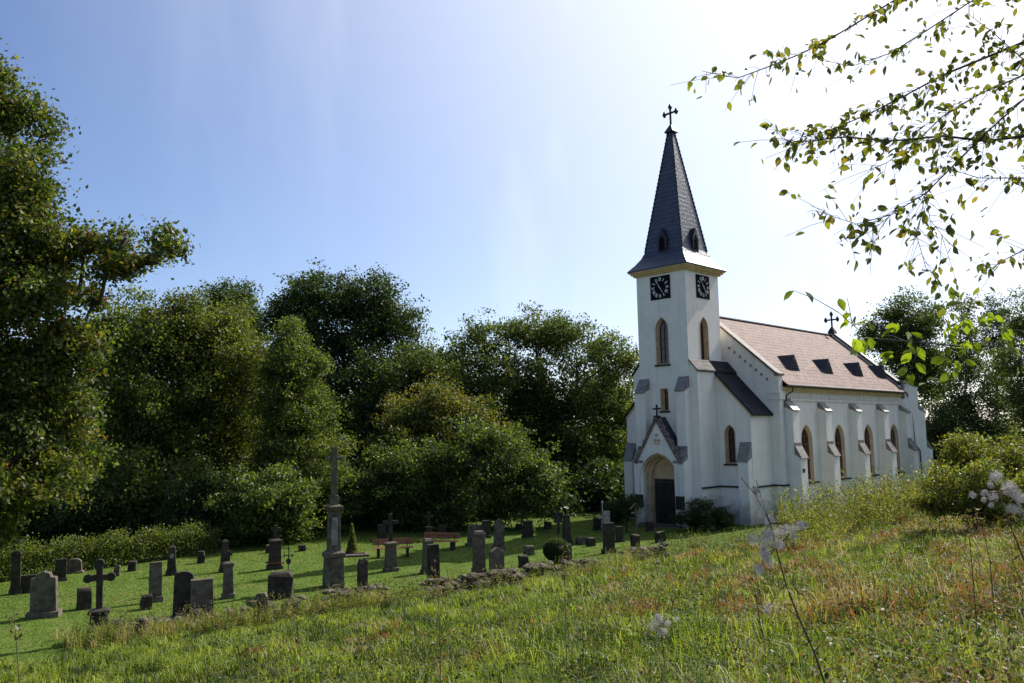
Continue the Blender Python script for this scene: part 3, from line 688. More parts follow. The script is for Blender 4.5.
def tree(name, label, D, lobes_px, n, size, pal, wts, base_px=None, sig=.5, per=16, gap=.0, seed=1, group='trees round the churchyard', trunk_r=.3, bark=None, cat='tree', upb=.6, shell=.5, nbr=7, fan=.0, limbs=1.0):
    r = np.random.default_rng(seed)
    lobes = []
    for j, l in enumerate(lobes_px):
        px, py, rx, ry = l[:4]; dD = l[4] if len(l) > 4 else r.uniform(-1.5, 1.5)
        c_ = at(px, py, D+dD); mx = rx*(D+dD)/F_PX; mz = ry*(D+dD)/F_PX
        lobes.append((c_, (mx, (mx+mz)/2, mz)))
    bx = base_px if base_px is not None else np.mean([l[0] for l in lobes_px[-2:]])
    b = at(bx, 500, D); b = np.array([b[0], b[1], float(terrain(b[0], b[1]))-.1])
    root = empty(name, tuple(b)); tag(root, label, cat, group)
    P, cid, Pc = crown_points(lobes, int(n*2.1), sig*.8, per, r, gap, shell)
    ok = P[:, 2] > b[2]+.15; P, cid = P[ok], cid[ok]
    C = leaf_colors(cid, len(Pc), pal, wts, r)
    leaf_mesh('crown', P-b, size*.86, C, r, M_LEAF, root, upb)
    s = MB(); top = max(lobes, key=lambda l: l[0][2])[0]; zt = top[2]-b[2]
    tr = [np.zeros(3), np.array([0, 0, zt*.25])+r.normal(0, .1, 3), (top-b)*np.array([.5, .5, .6])+r.normal(0, .2, 3), (top-b)*np.array([1, 1, 1.])]
    s.tube(tr, [trunk_r*1.25, trunk_r, trunk_r*.6, trunk_r*.12], 8)
    nodes = [tr[1]*(1-q_)+tr[2]*q_ for q_ in (.3, .6, 1)]
    for c_, rd in sorted(lobes, key=lambda l: np.hypot(*(np.array(l[0])-b)[:2])):
        c0 = np.array(c_)-b; st = min(nodes, key=lambda q_: np.linalg.norm(q_-c0)+(2.5 if q_[2] > c0[2] else 0)); nodes.append(c0)
        mid = (st+c0)/2+np.array([0, 0, -.02*zt])+r.normal(0, .35, 3)
        s.tube([st, mid, c0], [trunk_r*.38*limbs, trunk_r*.2*limbs, trunk_r*.1*limbs], 6)
        for k in range(nbr):
            e = c0+rand_dirs(1, r)[0]*np.array(rd)*.85*np.array([1, 1, .9]); e[2] += rd[2]*.1
            s.tube([c0, (c0+e)/2+r.normal(0, .15, 3), e], [trunk_r*.09, trunk_r*.06, trunk_r*.02], 4)
    s.build('trunk', bark or M_BARK, root, smooth=True)
    return root
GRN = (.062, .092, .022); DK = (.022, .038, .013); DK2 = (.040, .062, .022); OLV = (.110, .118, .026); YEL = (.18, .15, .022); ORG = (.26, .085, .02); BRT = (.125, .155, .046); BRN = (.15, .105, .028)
# left: big maple with a limb reaching out over the sky
tree('maple_tree', 'tall maple at the left edge with a limb reaching out and yellowing leaves', 31,
     [(-12, 105, 50, 42), (12, 125, 40, 40), (-20, 190, 60, 55), (22, 180, 34, 40), (28, 235, 34, 40), (-5, 240, 50, 50), (-25, 280, 60, 60), (20, 300, 46, 44), (66, 285, 26, 30), (84, 250, 20, 22), (108, 268, 20, 22), (120, 245, 18, 18), (142, 262, 18, 18), (154, 240, 15, 15), (172, 250, 13, 12), (95, 300, 14, 12), (58, 250, 18, 20), (-10, 380, 60, 60), (45, 385, 48, 55), (70, 345, 36, 30), (55, 460, 44, 60), (5, 470, 55, 60), (-40, 520, 60, 50), (-110, 250, 90, 120), (-110, 420, 90, 110)],
     95000, .20, [GRN, OLV, YEL, ORG, DK2], [4, 4, 1.1, .12, 2.5], base_px=-35, sig=.42, per=14, gap=.10, seed=11, trunk_r=.42, shell=.2)
# the dark wood behind
tree('ash_tree', 'olive green tree right of the big left maple', 50, [(150, 345, 45, 48), (125, 400, 42, 60), (165, 430, 55, 70), (150, 500, 70, 50), (115, 340, 25, 30)], 40000, .22, [OLV, GRN, BRT], [3, 3, 1], seed=21, sig=.5)
tree('willow_tree', 'yellow-green willow-like tree with a broad rounded top', 53, [(205, 350, 52, 48), (235, 370, 40, 45), (185, 320, 25, 25), (215, 430, 60, 70), (225, 500, 70, 50)], 42000, .20, [OLV, OLV, GRN], [3, 2, 2], seed=22, sig=.5, upb=.2)
tree('round_tree', 'small dark round-topped tree standing above the willow', 74, [(232, 306, 28, 26), (222, 325, 26, 24), (246, 328, 20, 24), (232, 370, 42, 50)], 22000, .26, [DK2, DK, GRN], [3, 2, 1], seed=23, sig=.5)
tree('linden_tree', 'largest dark domed tree against the sky', 70, [(318, 300, 42, 30), (362, 302, 44, 30), (392, 325, 28, 30), (285, 320, 26, 28), (340, 335, 66, 45), (340, 400, 80, 60), (405, 350, 18, 20), (350, 480, 90, 60)], 52000, .26, [DK, DK2, GRN], [3, 2, 1], seed=24, sig=.55)
tree('poplar_tree', 'narrow pale green tree tapering to a point in front of the dome tree', 51, [(290, 342, 14, 24), (291, 370, 26, 32), (293, 410, 38, 42), (300, 460, 46, 48), (315, 500, 42, 38), (312, 365, 14, 18)], 38000, .17, [BRT, GRN, OLV], [2, 3, 2], seed=25, sig=.4)
tree('beech_tree', 'mid green tree filling the gap between the dome tree and the oak', 67, [(415, 372, 34, 26), (435, 385, 34, 34), (380, 400, 40, 45), (400, 440, 60, 60)], 30000, .22, [GRN, OLV, DK2], [3, 1, 2], seed=26, sig=.5)
tree('hornbeam_tree', 'brownish olive tree in front of the oak', 57, [(425, 415, 34, 32), (450, 420, 34, 34), (412, 440, 44, 40), (455, 455, 55, 45), (430, 500, 60, 40)], 34000, .2, [BRN, OLV, GRN], [2, 3, 2], seed=27, sig=.45)
tree('oak_tree', 'broad spreading oak with sky showing through, left of the tower', 69, [(492, 345, 34, 30), (535, 335, 42, 24), (575, 345, 40, 26), (612, 362, 28, 28), (520, 380, 50, 34), (575, 395, 52, 36), (470, 380, 30, 36), (615, 410, 30, 34), (540, 435, 80, 40), (600, 470, 50, 45), (520, 490, 90, 45)], 62000, .24, [GRN, OLV, DK2, BRT], [3, 2, 2, 1], base_px=550, seed=28, sig=.55, gap=.16, trunk_r=.45)
tree('lilac_tree', 'low glossy-leaved tree sweeping down to the lawn in front of the oak', 52.5, [(478, 455, 50, 32), (520, 475, 38, 36), (445, 470, 50, 45), (400, 485, 50, 42), (495, 500, 58, 36), (540, 495, 22, 32), (365, 500, 42, 36), (440, 515, 60, 28)], 52000, .19, [GRN, BRT, DK2, OLV], [3, 2.5, 2, 1], seed=29, sig=.36, cat='tree', gap=.2, shell=.3)
tree('hazel_bush', 'rounded leafy bush with bright upright leaves left of the tall cross', 46, [(262, 505, 38, 32), (285, 500, 28, 28), (240, 520, 30, 24), (272, 530, 40, 22)], 16000, .2, [BRT, GRN], [2, 3], seed=30, sig=.35, trunk_r=.1, cat='bush', group='bushes at the edge of the wood')
tree('elder_bush', 'dark bush at the wood edge between maple and hazel', 46, [(150, 520, 45, 30), (195, 515, 34, 34), (115, 525, 32, 28), (70, 520, 36, 30), (25, 515, 40, 34), (-20, 520, 40, 34)], 26000, .2, [DK, DK2], [2, 3], seed=31, sig=.4, trunk_r=.1, cat='bush', group='bushes at the edge of the wood')  # leaves of all elder bushes darkened to paint in the wood's dense shade
tree('elder_bush', 'dark bush at the wood edge behind the two red benches', 57, [(375, 515, 40, 28), (325, 520, 32, 26), (430, 520, 46, 24)], 16000, .2, [DK, DK2], [1, 3], seed=32, sig=.4, trunk_r=.1, cat='bush', group='bushes at the edge of the wood')
tree('elder_bush', 'dark bush under the oak left of the church', 63, [(565, 505, 40, 28), (605, 500, 30, 34), (635, 490, 20, 30)], 16000, .2, [DK, DK2], [1, 3], seed=33, sig=.4, trunk_r=.1, cat='bush', group='bushes at the edge of the wood')
# right wood behind the nave
tree('aspen_tree', 'tall tree behind the far end of the nave with sky gaps in its crown', 82, [(912, 315, 30, 22), (895, 335, 34, 24), (925, 345, 24, 34), (875, 345, 22, 18), (900, 375, 36, 28), (935, 385, 18, 34)], 20000, .27, [GRN, DK2, OLV], [3, 3, 1], base_px=922, seed=41, sig=.55, gap=.15, trunk_r=.24)
tree('birch_tree', 'slender birch with hanging twigs right of the nave', 74, [(968, 322, 16, 26), (962, 360, 20, 34), (975, 395, 26, 34), (955, 420, 24, 30)], 12000, .22, [OLV, GRN, DK2], [2, 3, 2], base_px=965, seed=42, sig=.5, gap=.3, trunk_r=.16, bark=M_BARKG, upb=.1)
tree('spruce_tree', 'dark pointed spruce at the right edge behind the birch', 80, [(1000, 312, 9, 26), (1001, 350, 18, 30), (1002, 395, 26, 36), (1003, 440, 32, 36)], 14000, .2, [DK, DK2], [2, 2], base_px=1001, seed=43, sig=.4, gap=.15, trunk_r=.2)
tree('birch_tree', 'leaning birch at the right edge beside the spruce', 70, [(1022, 318, 16, 28), (1018, 365, 22, 34), (1030, 410, 30, 40), (1045, 340, 24, 40)], 12000, .22, [OLV, GRN, DK2], [2, 3, 2], base_px=1020, seed=44, sig=.5, gap=.3, trunk_r=.16, bark=M_BARKG, upb=.1)
tree('alder_tree', 'low dark tree mass directly right of the nave end', 72, [(935, 440, 34, 34), (965, 450, 40, 36), (1000, 455, 44, 36), (945, 475, 50, 30), (1040, 450, 44, 50)], 40000, .22, [DK2, DK], [1, 1], base_px=960, seed=45, sig=.5)
tree('ash_tree', 'tree behind the church visible only past the frame edge at right', 66, [(1110, 330, 60, 60), (1120, 430, 80, 70)], 16000, .26, [GRN, DK2], [2, 2], base_px=1110, seed=46, sig=.5)
# sunlit sapling on the bank at the right
tree('hawthorn_bush', 'sunlit olive green bush on the bank right of the nave', 27, [(975, 462, 30, 22), (950, 485, 24, 22), (1000, 468, 28, 24), (980, 492, 44, 28), (1030, 460, 26, 36), (938, 508, 24, 16), (1000, 512, 50, 18), (965, 448, 20, 14), (1045, 500, 40, 30)], 24000, .10, [OLV, BRT, YEL], [3, 2, 1.2], base_px=985, seed=47, sig=.22, gap=.3, trunk_r=.07, cat='bush', shell=.25)
tree('yew_shrub', 'dark rounded shrub against the church wall right of the portal', 47.5, [(705, 515, 22, 14), (690, 520, 15, 11), (722, 521, 13, 10)], 12000, .07, [DK, DK2], [2, 2], base_px=705, seed=48, sig=.12, trunk_r=.05, cat='bush', group='shrubs by the church')
tree('yew_shrub', 'dark shrub against the church wall left of the portal', 48.5, [(628, 510, 13, 14), (616, 514, 12, 14)], 10000, .07, [DK, DK2], [2, 2], base_px=625, seed=49, sig=.12, trunk_r=.05, cat='bush', group='shrubs by the church')

# woodland behind everything: shaded mass that reads as one
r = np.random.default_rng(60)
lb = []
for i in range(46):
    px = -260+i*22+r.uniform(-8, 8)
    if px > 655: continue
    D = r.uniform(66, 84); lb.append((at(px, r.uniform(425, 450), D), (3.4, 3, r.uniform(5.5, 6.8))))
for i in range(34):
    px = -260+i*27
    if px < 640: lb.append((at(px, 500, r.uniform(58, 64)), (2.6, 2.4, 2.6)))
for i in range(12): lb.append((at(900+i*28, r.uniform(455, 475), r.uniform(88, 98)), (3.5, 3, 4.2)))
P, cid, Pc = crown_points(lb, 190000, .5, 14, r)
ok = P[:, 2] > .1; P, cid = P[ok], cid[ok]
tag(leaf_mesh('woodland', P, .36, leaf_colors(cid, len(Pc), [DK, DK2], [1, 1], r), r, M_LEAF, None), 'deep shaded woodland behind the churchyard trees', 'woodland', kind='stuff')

# low hedge on the left behind the graves
hA, hB = ground(-60, 592), ground(205, 555)
r = np.random.default_rng(61); n = 26000
tt = r.uniform(0, 1, n); P = hA[None]*(1-tt[:, None])+hB[None]*tt[:, None]
hh = 1.25+.22*np.sin(tt*37)+.15*np.sin(tt*90+1)
zz = r.uniform(0, 1, n)**.6; ang = r.uniform(0, 2*pi, n)
P = P+np.stack([np.cos(ang)*.35, np.sin(ang)*.55, zz*hh*1.0], 1)+r.normal(0, .12, (n, 3))
P[:, 1] += 1.0
he = empty('hedge', tuple(hA)); tag(he, 'low clipped hedge running along the left side behind the graves', 'hedge')
cid = (tt*400).astype(int).clip(0, 399)
leaf_mesh('foliage', P-hA, .10, leaf_colors(cid, 400, [GRN, OLV, BRT], [3, 3, 2], r), r, M_LEAF, he)
s = MB()
for k in range(30):
    q0 = (hB-hA)*(k+.5)/30+np.array([0, 1.0, 0]); s.tube([q0, q0+np.array([.1, 0, .6]), q0+np.array([-.1, .1, 1.1])], [.03, .02, .01], 5)
s.build('stems', M_BARK, he)

# box ball and dwarf spruce
def small_shrub(name, label, px, yb, yt, wpx, kind, pal, seed):
    r = np.random.default_rng(seed); b = ground(px, yb); k = b[1]/F_PX; h = (yb-yt)*k; w_ = wpx*k
    root = empty(name, tuple(b)); tag(root, label, 'bush', 'small clipped shrubs among the graves')
    n = 14000; d = rand_dirs(n, r)
    if kind == 'ball': P = d*np.array([w_/2, w_/2, h/2])*(.86+.14*r.uniform(size=(n, 1)))+np.array([0, 0, h/2])
    else:
        z = r.uniform(0, 1, n)**1.3; P = np.stack([d[:, 0]*w_/2*(1-z*.9), d[:, 1]*w_/2*(1-z*.9), z*h], 1)*(1+.12*r.normal(size=(n, 1)))
    P[:, 2] = P[:, 2].clip(.02)
    leaf_mesh('foliage', P, .065, leaf_colors(np.arange(n) % 200, 200, pal, [1]*len(pal), r), r, M_LEAF, root)
    s = MB(); s.tube([(0, 0, -.05), (0, 0, h*.8)], [.05, .02], 6); s.build('stem', M_BARK, root)
small_shrub('box_ball', 'round clipped dark box shrub among the graves', 557, 562, 539, 27, 'ball', [DK, DK2, GRN], 5)
small_shrub('dwarf_spruce', 'small cone shaped spruce on a grave right of the tall cross', 352, 554, 531, 11, 'cone', [OLV, BRT, (.16, .17, .04)], 6)

# ------------------------------------------------------------------ the graves
def rough_jit(mb, amt, seed):
    r = np.random.default_rng(seed); mb.v = [tuple(np.array(v)+r.normal(0, amt, 3)) for v in mb.v]; return mb
GR = 'gravestones on the churchyard lawn'
def grave(px, yb, yt, wpx, kind, label, mt=None, yaw=None, cat='gravestone', name=None, lean=0, group=GR, t=None, hr=.52):
    mt = mt or M_STONE; seed = int(px*7+yb); r = random.Random(seed)
    b = ground(px, yb); k = b[1]/F_PX; H = (yb-yt)*k; W_ = wpx*k; T = t or min(.28, max(.14, W_*.35))
    yaw = radians(r.uniform(12, 30)) if yaw is None else yaw
    nm_ = name or {'slab': 'headstone', 'round': 'headstone', 'point': 'headstone', 'shoulder': 'headstone', 'obelisk': 'obelisk', 'pillar': 'grave_pillar', 'block': 'grave_block', 'pedcross': 'grave_cross', 'iron': 'iron_cross', 'stump': 'grave_block', 'trefoil': 'grave_cross'}[kind]
    o = empty(nm_, (b[0], b[1], b[2]-.03), yaw); o.rotation_euler = (radians(r.uniform(-2, 2)), radians(r.uniform(-1.5, 1.5)+lean), yaw)
    tag(o, label, cat, group)
    H += .03
    if kind in ('slab', 'round', 'point', 'shoulder'):
        ph = min(.22, H*.16); s = MB(); s.box(-W_*.58, W_*.58, -T*.9, T*.9, 0, ph); s.build('plinth', mt, o, bevel=.015)
        w2, w3 = W_*.47, W_*.44; z0 = ph-.01
        if kind == 'slab': top = [(w3, H), (-w3, H)]
        elif kind == 'round': top = [(w3*cos(a), H-w3*.55+w3*.55*sin(a)) for a in np.linspace(0, pi, 9)]
        elif kind == 'point': top = [(w3, H*.88), (w3*.4, H*.96), (0, H), (-w3*.4, H*.96), (-w3, H*.88)]
        else: top = [(w3, H*.86), (w3*.62, H*.87), (w3*.5, H*.95), (0, H), (-w3*.5, H*.95), (-w3*.62, H*.87), (-w3, H*.86)]
        s = MB(); s.slab([(-w2, z0), (w2, z0)]+top, [], (0, -T/2, 0), (1, 0, 0), EZ, (0, 1, 0), T); s.build('slab', mt, o, bevel=.015)
        if H > .9:
            s = MB(); s.slab([(-w2*.7, z0+H*.25), (w2*.7, z0+H*.25), (w2*.7, H*.78), (-w2*.7, H*.78)], [], (0, -T/2-.012, 0), (1, 0, 0), EZ, (0, 1, 0), .010); s.build('inscription_panel', mt, o)
    elif kind in ('obelisk', 'pillar'):
        ph = H*.12; s = MB(); s.box(-W_*.56, W_*.56, -W_*.5, W_*.5, 0, ph); s.box(-W_*.48, W_*.48, -W_*.42, W_*.42, ph+.001, ph*1.7); s.build('plinth', mt, o, bevel=.012)
        s = MB(); e = .72 if kind == 'obelisk' else .94
        s.frustum(0, 0, [(ph*1.7, W_*.42, W_*.36), (H*.90, W_*.42*e, W_*.36*e), (H*.905, W_*.46*e, W_*.4*e), (H*.94, W_*.46*e, W_*.4*e), (H, W_*.15 if kind == 'obelisk' else W_*.3, W_*.13 if kind == 'obelisk' else W_*.26)])
        s.build('shaft', mt, o, bevel=.012)
    elif kind in ('block', 'stump'):
        s = MB(); s.frustum(0, 0, [(0, W_*.5, W_*.42), (H*.5, W_*.49, W_*.40), (H*.88, W_*.47, W_*.38), (H, W_*(.36 if kind == 'stump' else .45), W_*.3)]); rough_jit(s, .015 if kind == 'block' else .035, seed); s.build('block', mt, o, bevel=.02)
    elif kind in ('pedcross', 'trefoil'):
        hp = H*(hr if kind == 'pedcross' else .42); s = MB(); s.frustum(0, 0, [(0, W_*.5, W_*.42), (hp*.14, W_*.5, W_*.42), (hp*.15, W_*.4, W_*.33), (hp*.85, W_*.34, W_*.28), (hp*.87, W_*.44, W_*.36), (hp*.95, W_*.44, W_*.36), (hp, W_*.2, W_*.16)]); s.build('pedestal', mt, o, bevel=.012)
        s = MB(); cw = max(.045, W_*.13) if kind == 'pedcross' else W_*.13; arm = min(W_*.55, (H-hp)*.36) if kind == 'pedcross' else W_*.46; za = hp+(H-hp)*.68
        s.box(-cw, cw, -cw*.7, cw*.7, hp-.02, H); s.box(-arm, -cw-.001, -cw*.65, cw*.65, za-cw, za+cw); s.box(cw+.001, arm, -cw*.65, cw*.65, za-cw, za+cw)
        if kind == 'trefoil':
            for qx, qz in ((-arm, za), (arm, za), (0, H)): s.loft([[(qx+cw*1.5*cos(a), y_, qz+cw*1.5*sin(a)) for a in np.linspace(0, 2*pi, 10)[:-1]] for y_ in (-cw*.75, cw*.75)])
        s.build('cross', mt if kind == 'trefoil' else (M_STONED if r.random() < .5 else mt), o, bevel=.008)
    elif kind == 'iron':
        hp = H*.2; s = MB(); s.frustum(0, 0, [(0, .16, .14), (hp, .13, .11)]); s.build('footing', mt, o, bevel=.01)
        s = MB(); cross_mesh(0, 0, hp-.02, H-hp, max(.16, W_*.45), .022, 'x', s)
        s.loft([[(.10*cos(a), y_, hp+(H-hp)*.40+.12*sin(a)) for a in np.linspace(0, 2*pi, 13)[:-1]] for y_ in (-.045, -.025)]); s.build('cross', M_IRON, o)
    return o

M_ = {}
grave(15.5, 594, 553, 10, 'pillar', 'tall near-black pillar at the left edge of the graves', M_STONED)
grave(26, 593, 576, 20, 'slab', 'low wide dark slab beside the tall near-black pillar', M_STONED, t=.2)
grave(44, 617, 573, 25, 'shoulder', 'largest grey headstone, at the left, with a pinkish plinth', M_STONE, yaw=radians(14))
grave(60, 581, 560, 11, 'slab', 'small dark headstone just behind the largest grey headstone', M_STONED)
grave(74, 573, 559, 15, 'round', 'low broad rounded headstone by the hedge', M_STONE)
grave(84, 609, 589, 13, 'block', 'square dark block stone with rusty top, right of the largest headstone', M_RUST if False else M_STONED)
grave(99, 640, 567, 22, 'trefoil', 'stone cross with rounded arm ends on a tall dark pedestal in the weeds', M_STONED)
grave(117, 576, 566, 6, 'stump', 'tiny grey stump by the hedge', M_STONE)
grave(132, 571, 561, 8, 'block', 'small block stone against the hedge', M_STONED)
grave(155, 602, 564, 13, 'slab', 'tall grey slab with a small block at its left foot', M_STONE)
grave(146, 609, 595, 10, 'block', 'small block at the left foot of a tall grey slab', M_STONED)
grave(151, 597, 577, 6, 'pedcross', 'little dark cross just left of a tall grey slab', M_STONED)
o = grave(171.5, 575, 547, 10, 'obelisk', 'dark obelisk with a pale round medallion by the hedge end', M_STONED)
s = MB(); s.loft([[(.09*cos(a), y_, .82+.09*sin(a)) for a in np.linspace(0, 2*pi, 13)[:-1]] for y_ in (-.20, -.17)]); s.build('medallion', M_STONEL, o)
grave(183, 621, 574, 20, 'round', 'dark round-topped headstone behind the left rubble heap', M_STONED, yaw=radians(10))
grave(202, 622, 581, 23, 'slab', 'flat-topped headstone with pale edge, right of the dark round-topped one', M_STONE, yaw=radians(22))
grave(201, 563, 552, 7, 'block', 'small block stone at the right end of the hedge', M_STONED)
grave(224, 572, 541, 9, 'obelisk', 'dark obelisk with rounded top behind a taller stone cross', M_STONED)
grave(228, 598, 553, 13, 'pedcross', 'slim stone column topped by a small cross with grey plinth', M_STONE, hr=.78)
o = grave(274.5, 569, 527, 14, 'pedcross', 'dark cross monument with a rusty red shelf near its foot', M_STONED, hr=.7)
s = MB(); s.box(-.34, .34, -.26, .26, .28, .34); s.build('rusty_shelf', M_RUST, o)
grave(288, 575, 549, 8, 'iron', 'thin iron cross with a round plate, right of the rusty-shelf monument', M_STONED, cat='grave cross')
grave(280, 597, 573, 24, 'stump', 'broken dark pedestal in front of the rusty-shelf monument', M_STONED)
grave(261, 622, 595, 13, 'stump', 'weathered pinkish stump on the ruined wall line', M_RUBBLE)
grave(269, 553, 545, 6, 'block', 'tiny stone at the wood edge left of the rusty-shelf monument', M_STONED)
grave(302, 551, 545, 7, 'block', 'tiny stone at the wood edge left of the tall cross', M_STONED)
# tall churchyard cross
b = ground(333.5, 586); k = b[1]/F_PX
tall = empty('churchyard_cross', tuple(b), radians(20)); tag(tall, 'tallest stone cross on a two-tier pedestal in the middle of the lawn', 'stone cross')
zz = lambda y_: (586-y_)*k
s = MB(); s.frustum(0, 0, [(0, .38, .35), (zz(558), .34, .31), (zz(557.8), .40, .37), (zz(554), .40, .37), (zz(552), .28, .25)]); s.build('lower_pedestal', M_STONE, tall, bevel=.015)
s = MB(); s.frustum(0, 0, [(zz(552.2), .25, .23), (zz(514), .215, .20), (zz(513.8), .27, .25), (zz(511.5), .33, .30), (zz(509.5), .33, .30), (zz(508), .22, .2)]); s.build('upper_pedestal', M_STONE, tall, bevel=.012)
s = MB(); s.box(-.12, .12, -.245, -.225, zz(546), zz(520)); s.build('plaque', M_STONEL, tall)
s = MB(); s.box(-.16, .16, -.14, .14, zz(508.2), zz(499)); s.box(-.115, .115, -.10, .10, zz(499)+.001, zz(451.5)); s.box(-.33, -.117, -.09, .09, zz(465), zz(461)); s.box(.117, .33, -.09, .09, zz(465), zz(461))
s.build('cross', M_STONE, tall, bevel=.012)
grave(337, 602, 585, 12, 'stump', 'dark broken stump in front of the tall cross', M_STONED)
b = ground(352, 556); bd = empty('grave_bed', tuple(b), radians(18)); tag(bd, 'low stone-edged grave bed under the dwarf spruce', 'grave', 'stone-edged grave beds')
s = MB(); s.box(-.75, .75, -.45, -.33, 0, .09); s.box(-.75, .75, .33, .45, 0, .09); s.box(-.75, -.63, -.329, .329, 0, .085); s.box(.63, .75, -.329, .329, 0, .085); s.build('kerb', M_STONE, bd)
s = MB(); s.box(-.62, .62, -.32, .32, 0, .05); s.build('soil', M_BARK, bd)
grave(362, 600, 560, 8, 'stump', 'narrow rough post overgrown with weeds right of the tall cross', M_STONED)
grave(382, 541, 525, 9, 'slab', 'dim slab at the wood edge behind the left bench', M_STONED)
grave(391, 571, 516, 14, 'pedcross', 'stone pedestal with a slim cross just in front of the left bench', M_STONE)
grave(429, 541, 513, 8, 'pedcross', 'dark cross on a pedestal between the two benches', M_STONED)
grave(427.5, 573, 540, 11, 'pillar', 'pillar with a sunlit pale top in front of the right bench', M_STONE)
grave(434, 587, 546, 13, 'slab', 'dark narrow slab in front of the sunlit-topped pillar', M_STONED)
grave(442, 536, 525, 8, 'slab', 'small slab at the wood edge behind the right bench', M_STONED)
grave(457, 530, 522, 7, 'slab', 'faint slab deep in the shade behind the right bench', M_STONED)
grave(475, 546, 525, 16, 'round', 'broad pale round-topped headstone behind a tall pillar', M_STONE)
grave(479, 577, 533, 14, 'pillar', 'tall pillar stone with pale top left of the tapered stone', M_STONE)
grave(497, 580, 549, 16, 'point', 'tapered grey headstone nearest the rubble in the centre', M_STONE)
grave(499, 550, 520, 11, 'point', 'tall slab with pointed top behind the tapered stone', M_STONE)
grave(486, 538, 521, 8, 'slab', 'dark little slab right of the broad round-topped headstone', M_STONED)
grave(525.5, 538, 521, 6, 'pillar', 'left one of a close pair of thin dark pillars', M_STONED)
grave(530.5, 537, 521, 5, 'pillar', 'right one of a close pair of thin dark pillars', M_STONED)
grave(529, 555, 546, 9, 'block', 'small stone cube with sunlit top below the pair of thin pillars', M_STONE)
grave(523.5, 567, 556, 9, 'block', 'squarish stone block left of the box ball', M_STONED)
grave(519, 530, 524, 6, 'block', 'tiny stone at the wood edge behind the thin pillars', M_STONED)
grave(548, 529, 522, 7, 'block', 'tiny stone at the wood edge left of the roofed shrine', M_STONED)
grave(567, 545, 515, 9, 'obelisk', 'dark tall stone directly behind the box ball', M_STONED)
grave(567, 562, 545, 11, 'slab', 'grey slab partly hiding the right side of the box ball', M_STONE)
grave(581, 544, 537, 9, 'block', 'flat pale stone right of the box ball', M_STONE)
grave(590.5, 546, 538, 8, 'block', 'dark low stone next to the flat pale stone', M_STONED)
grave(609, 553, 524, 12, 'slab', 'dark slab right of the slender white cross', M_STONED)
grave(620, 542, 527, 8, 'slab', 'narrow slab between the white cross and the roofed crucifix', M_STONED)
grave(635.5, 548, 535, 8, 'block', 'stone block at the foot of the roofed crucifix', M_STONED)
grave(661, 542, 532, 9, 'stump', 'low dark stone on the lawn in front of the portal', M_STONED)
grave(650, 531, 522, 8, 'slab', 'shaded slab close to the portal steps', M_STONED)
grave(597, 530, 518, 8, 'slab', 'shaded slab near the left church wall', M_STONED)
# roofed shrine
b = ground(558.5, 534); k = b[1]/F_PX; sh = empty('wooden_shrine', tuple(b), radians(15)); tag(sh, 'small roofed wooden shrine on a post at the wood edge', 'shrine')
s = MB(); s.box(-.06, .06, -.06, .06, 0, .62); s.build('post', M_BARK, sh)
s = MB(); s.slab([(-.22, .62), (.22, .62), (.22, .92), (0, 1.12), (-.22, .92)], [], (0, -.12, 0), (1, 0, 0), EZ, (0, 1, 0), .24); s.build('case', M_BARK, sh)
s = MB()
for sg in (-1, 1): s.loft([[(0, y_, 1.14), (sg*.36, y_, .84), (sg*.36, y_, .89), (0, y_, 1.20)] for y_ in (-.2, .2)])
s.build('gable_roof', M_SLATED, sh)
# white iron cross and roofed crucifix
b = ground(603.5, 550); k = b[1]/F_PX; wcx = empty('white_cross', tuple(b), radians(10)); tag(wcx, 'slender whitish iron cross with a small plaque left of the dark slab', 'grave cross')
s = MB(); cross_mesh(0, 0, 0, 46*k, .16, .03, 'x', s); s.build('cross', M_WHITEIRON, wcx)
s = MB(); s.box(.04, .36, -.05, -.02, 46*k-.95, 46*k-.42); s.build('plaque', M_WHITEIRON, wcx)
b = ground(637, 545); k = b[1]/F_PX; rc = empty('roofed_crucifix', tuple(b), radians(5)); tag(rc, 'thin crucifix under a little pitched roof just left of the portal', 'crucifix')
s = MB(); s.box(-.035, .035, -.035, .035, 0, 38*k); s.box(-.24, -.036, -.03, .03, 30*k, 31.6*k); s.box(.036, .24, -.03, .03, 30*k, 31.6*k); s.build('cross', M_STONE, rc)
s = MB()
for sg in (-1, 1): s.loft([[(0, y_, 40*k), (sg*.30, y_, 34*k), (sg*.30, y_, 34.8*k), (0, y_, 41*k)] for y_ in (-.08, .08)])
s.build('gable_roof', M_STONE, rc)
# benches
def make_bench():
    o = empty('park_bench')
    for i in range(3):
        s = MB(); s.box(-.95, .95, -.24+i*.155, -.11+i*.155, .42, .455); s.build('seat_slat', M_BENCH, o, bevel=.006)
    for z in (.60, .76):
        s = MB(); Mx = Matrix.Translation((0, .30, z)) @ Matrix.Rotation(radians(-12), 4, 'X'); s.box(-.95, .95, -.018, .018, -.065, .065, Mx); s.build('back_slat', M_BENCH, o, bevel=.006)
    for x in (-.68, .68):
        s = MB(); s.box(x-.07, x+.07, -.22, .22, 0, .42); s.tube([(x, .20, .40), (x, .275, .62), (x, .32, .84)], .022, 6); s.build('leg', M_STONED, o, bevel=.01)
    return o
b1 = make_bench(); q = ground(393, 557); b1.location = tuple(q); b1.rotation_euler = (0, 0, radians(8)); tag(b1, 'red-brown slatted bench behind the pedestal cross, left of the two', 'bench', 'benches on the churchyard lawn')
b2 = b1.copy(); link(b2); q = ground(440, 550); b2.location = tuple(q); b2.rotation_euler = (0, 0, radians(-16)); b2['label'] = 'red-brown slatted bench near the wood edge, right of the two'
for ch in list(b1.children):
    c_ = ch.copy(); link(c_); c_.parent = b2
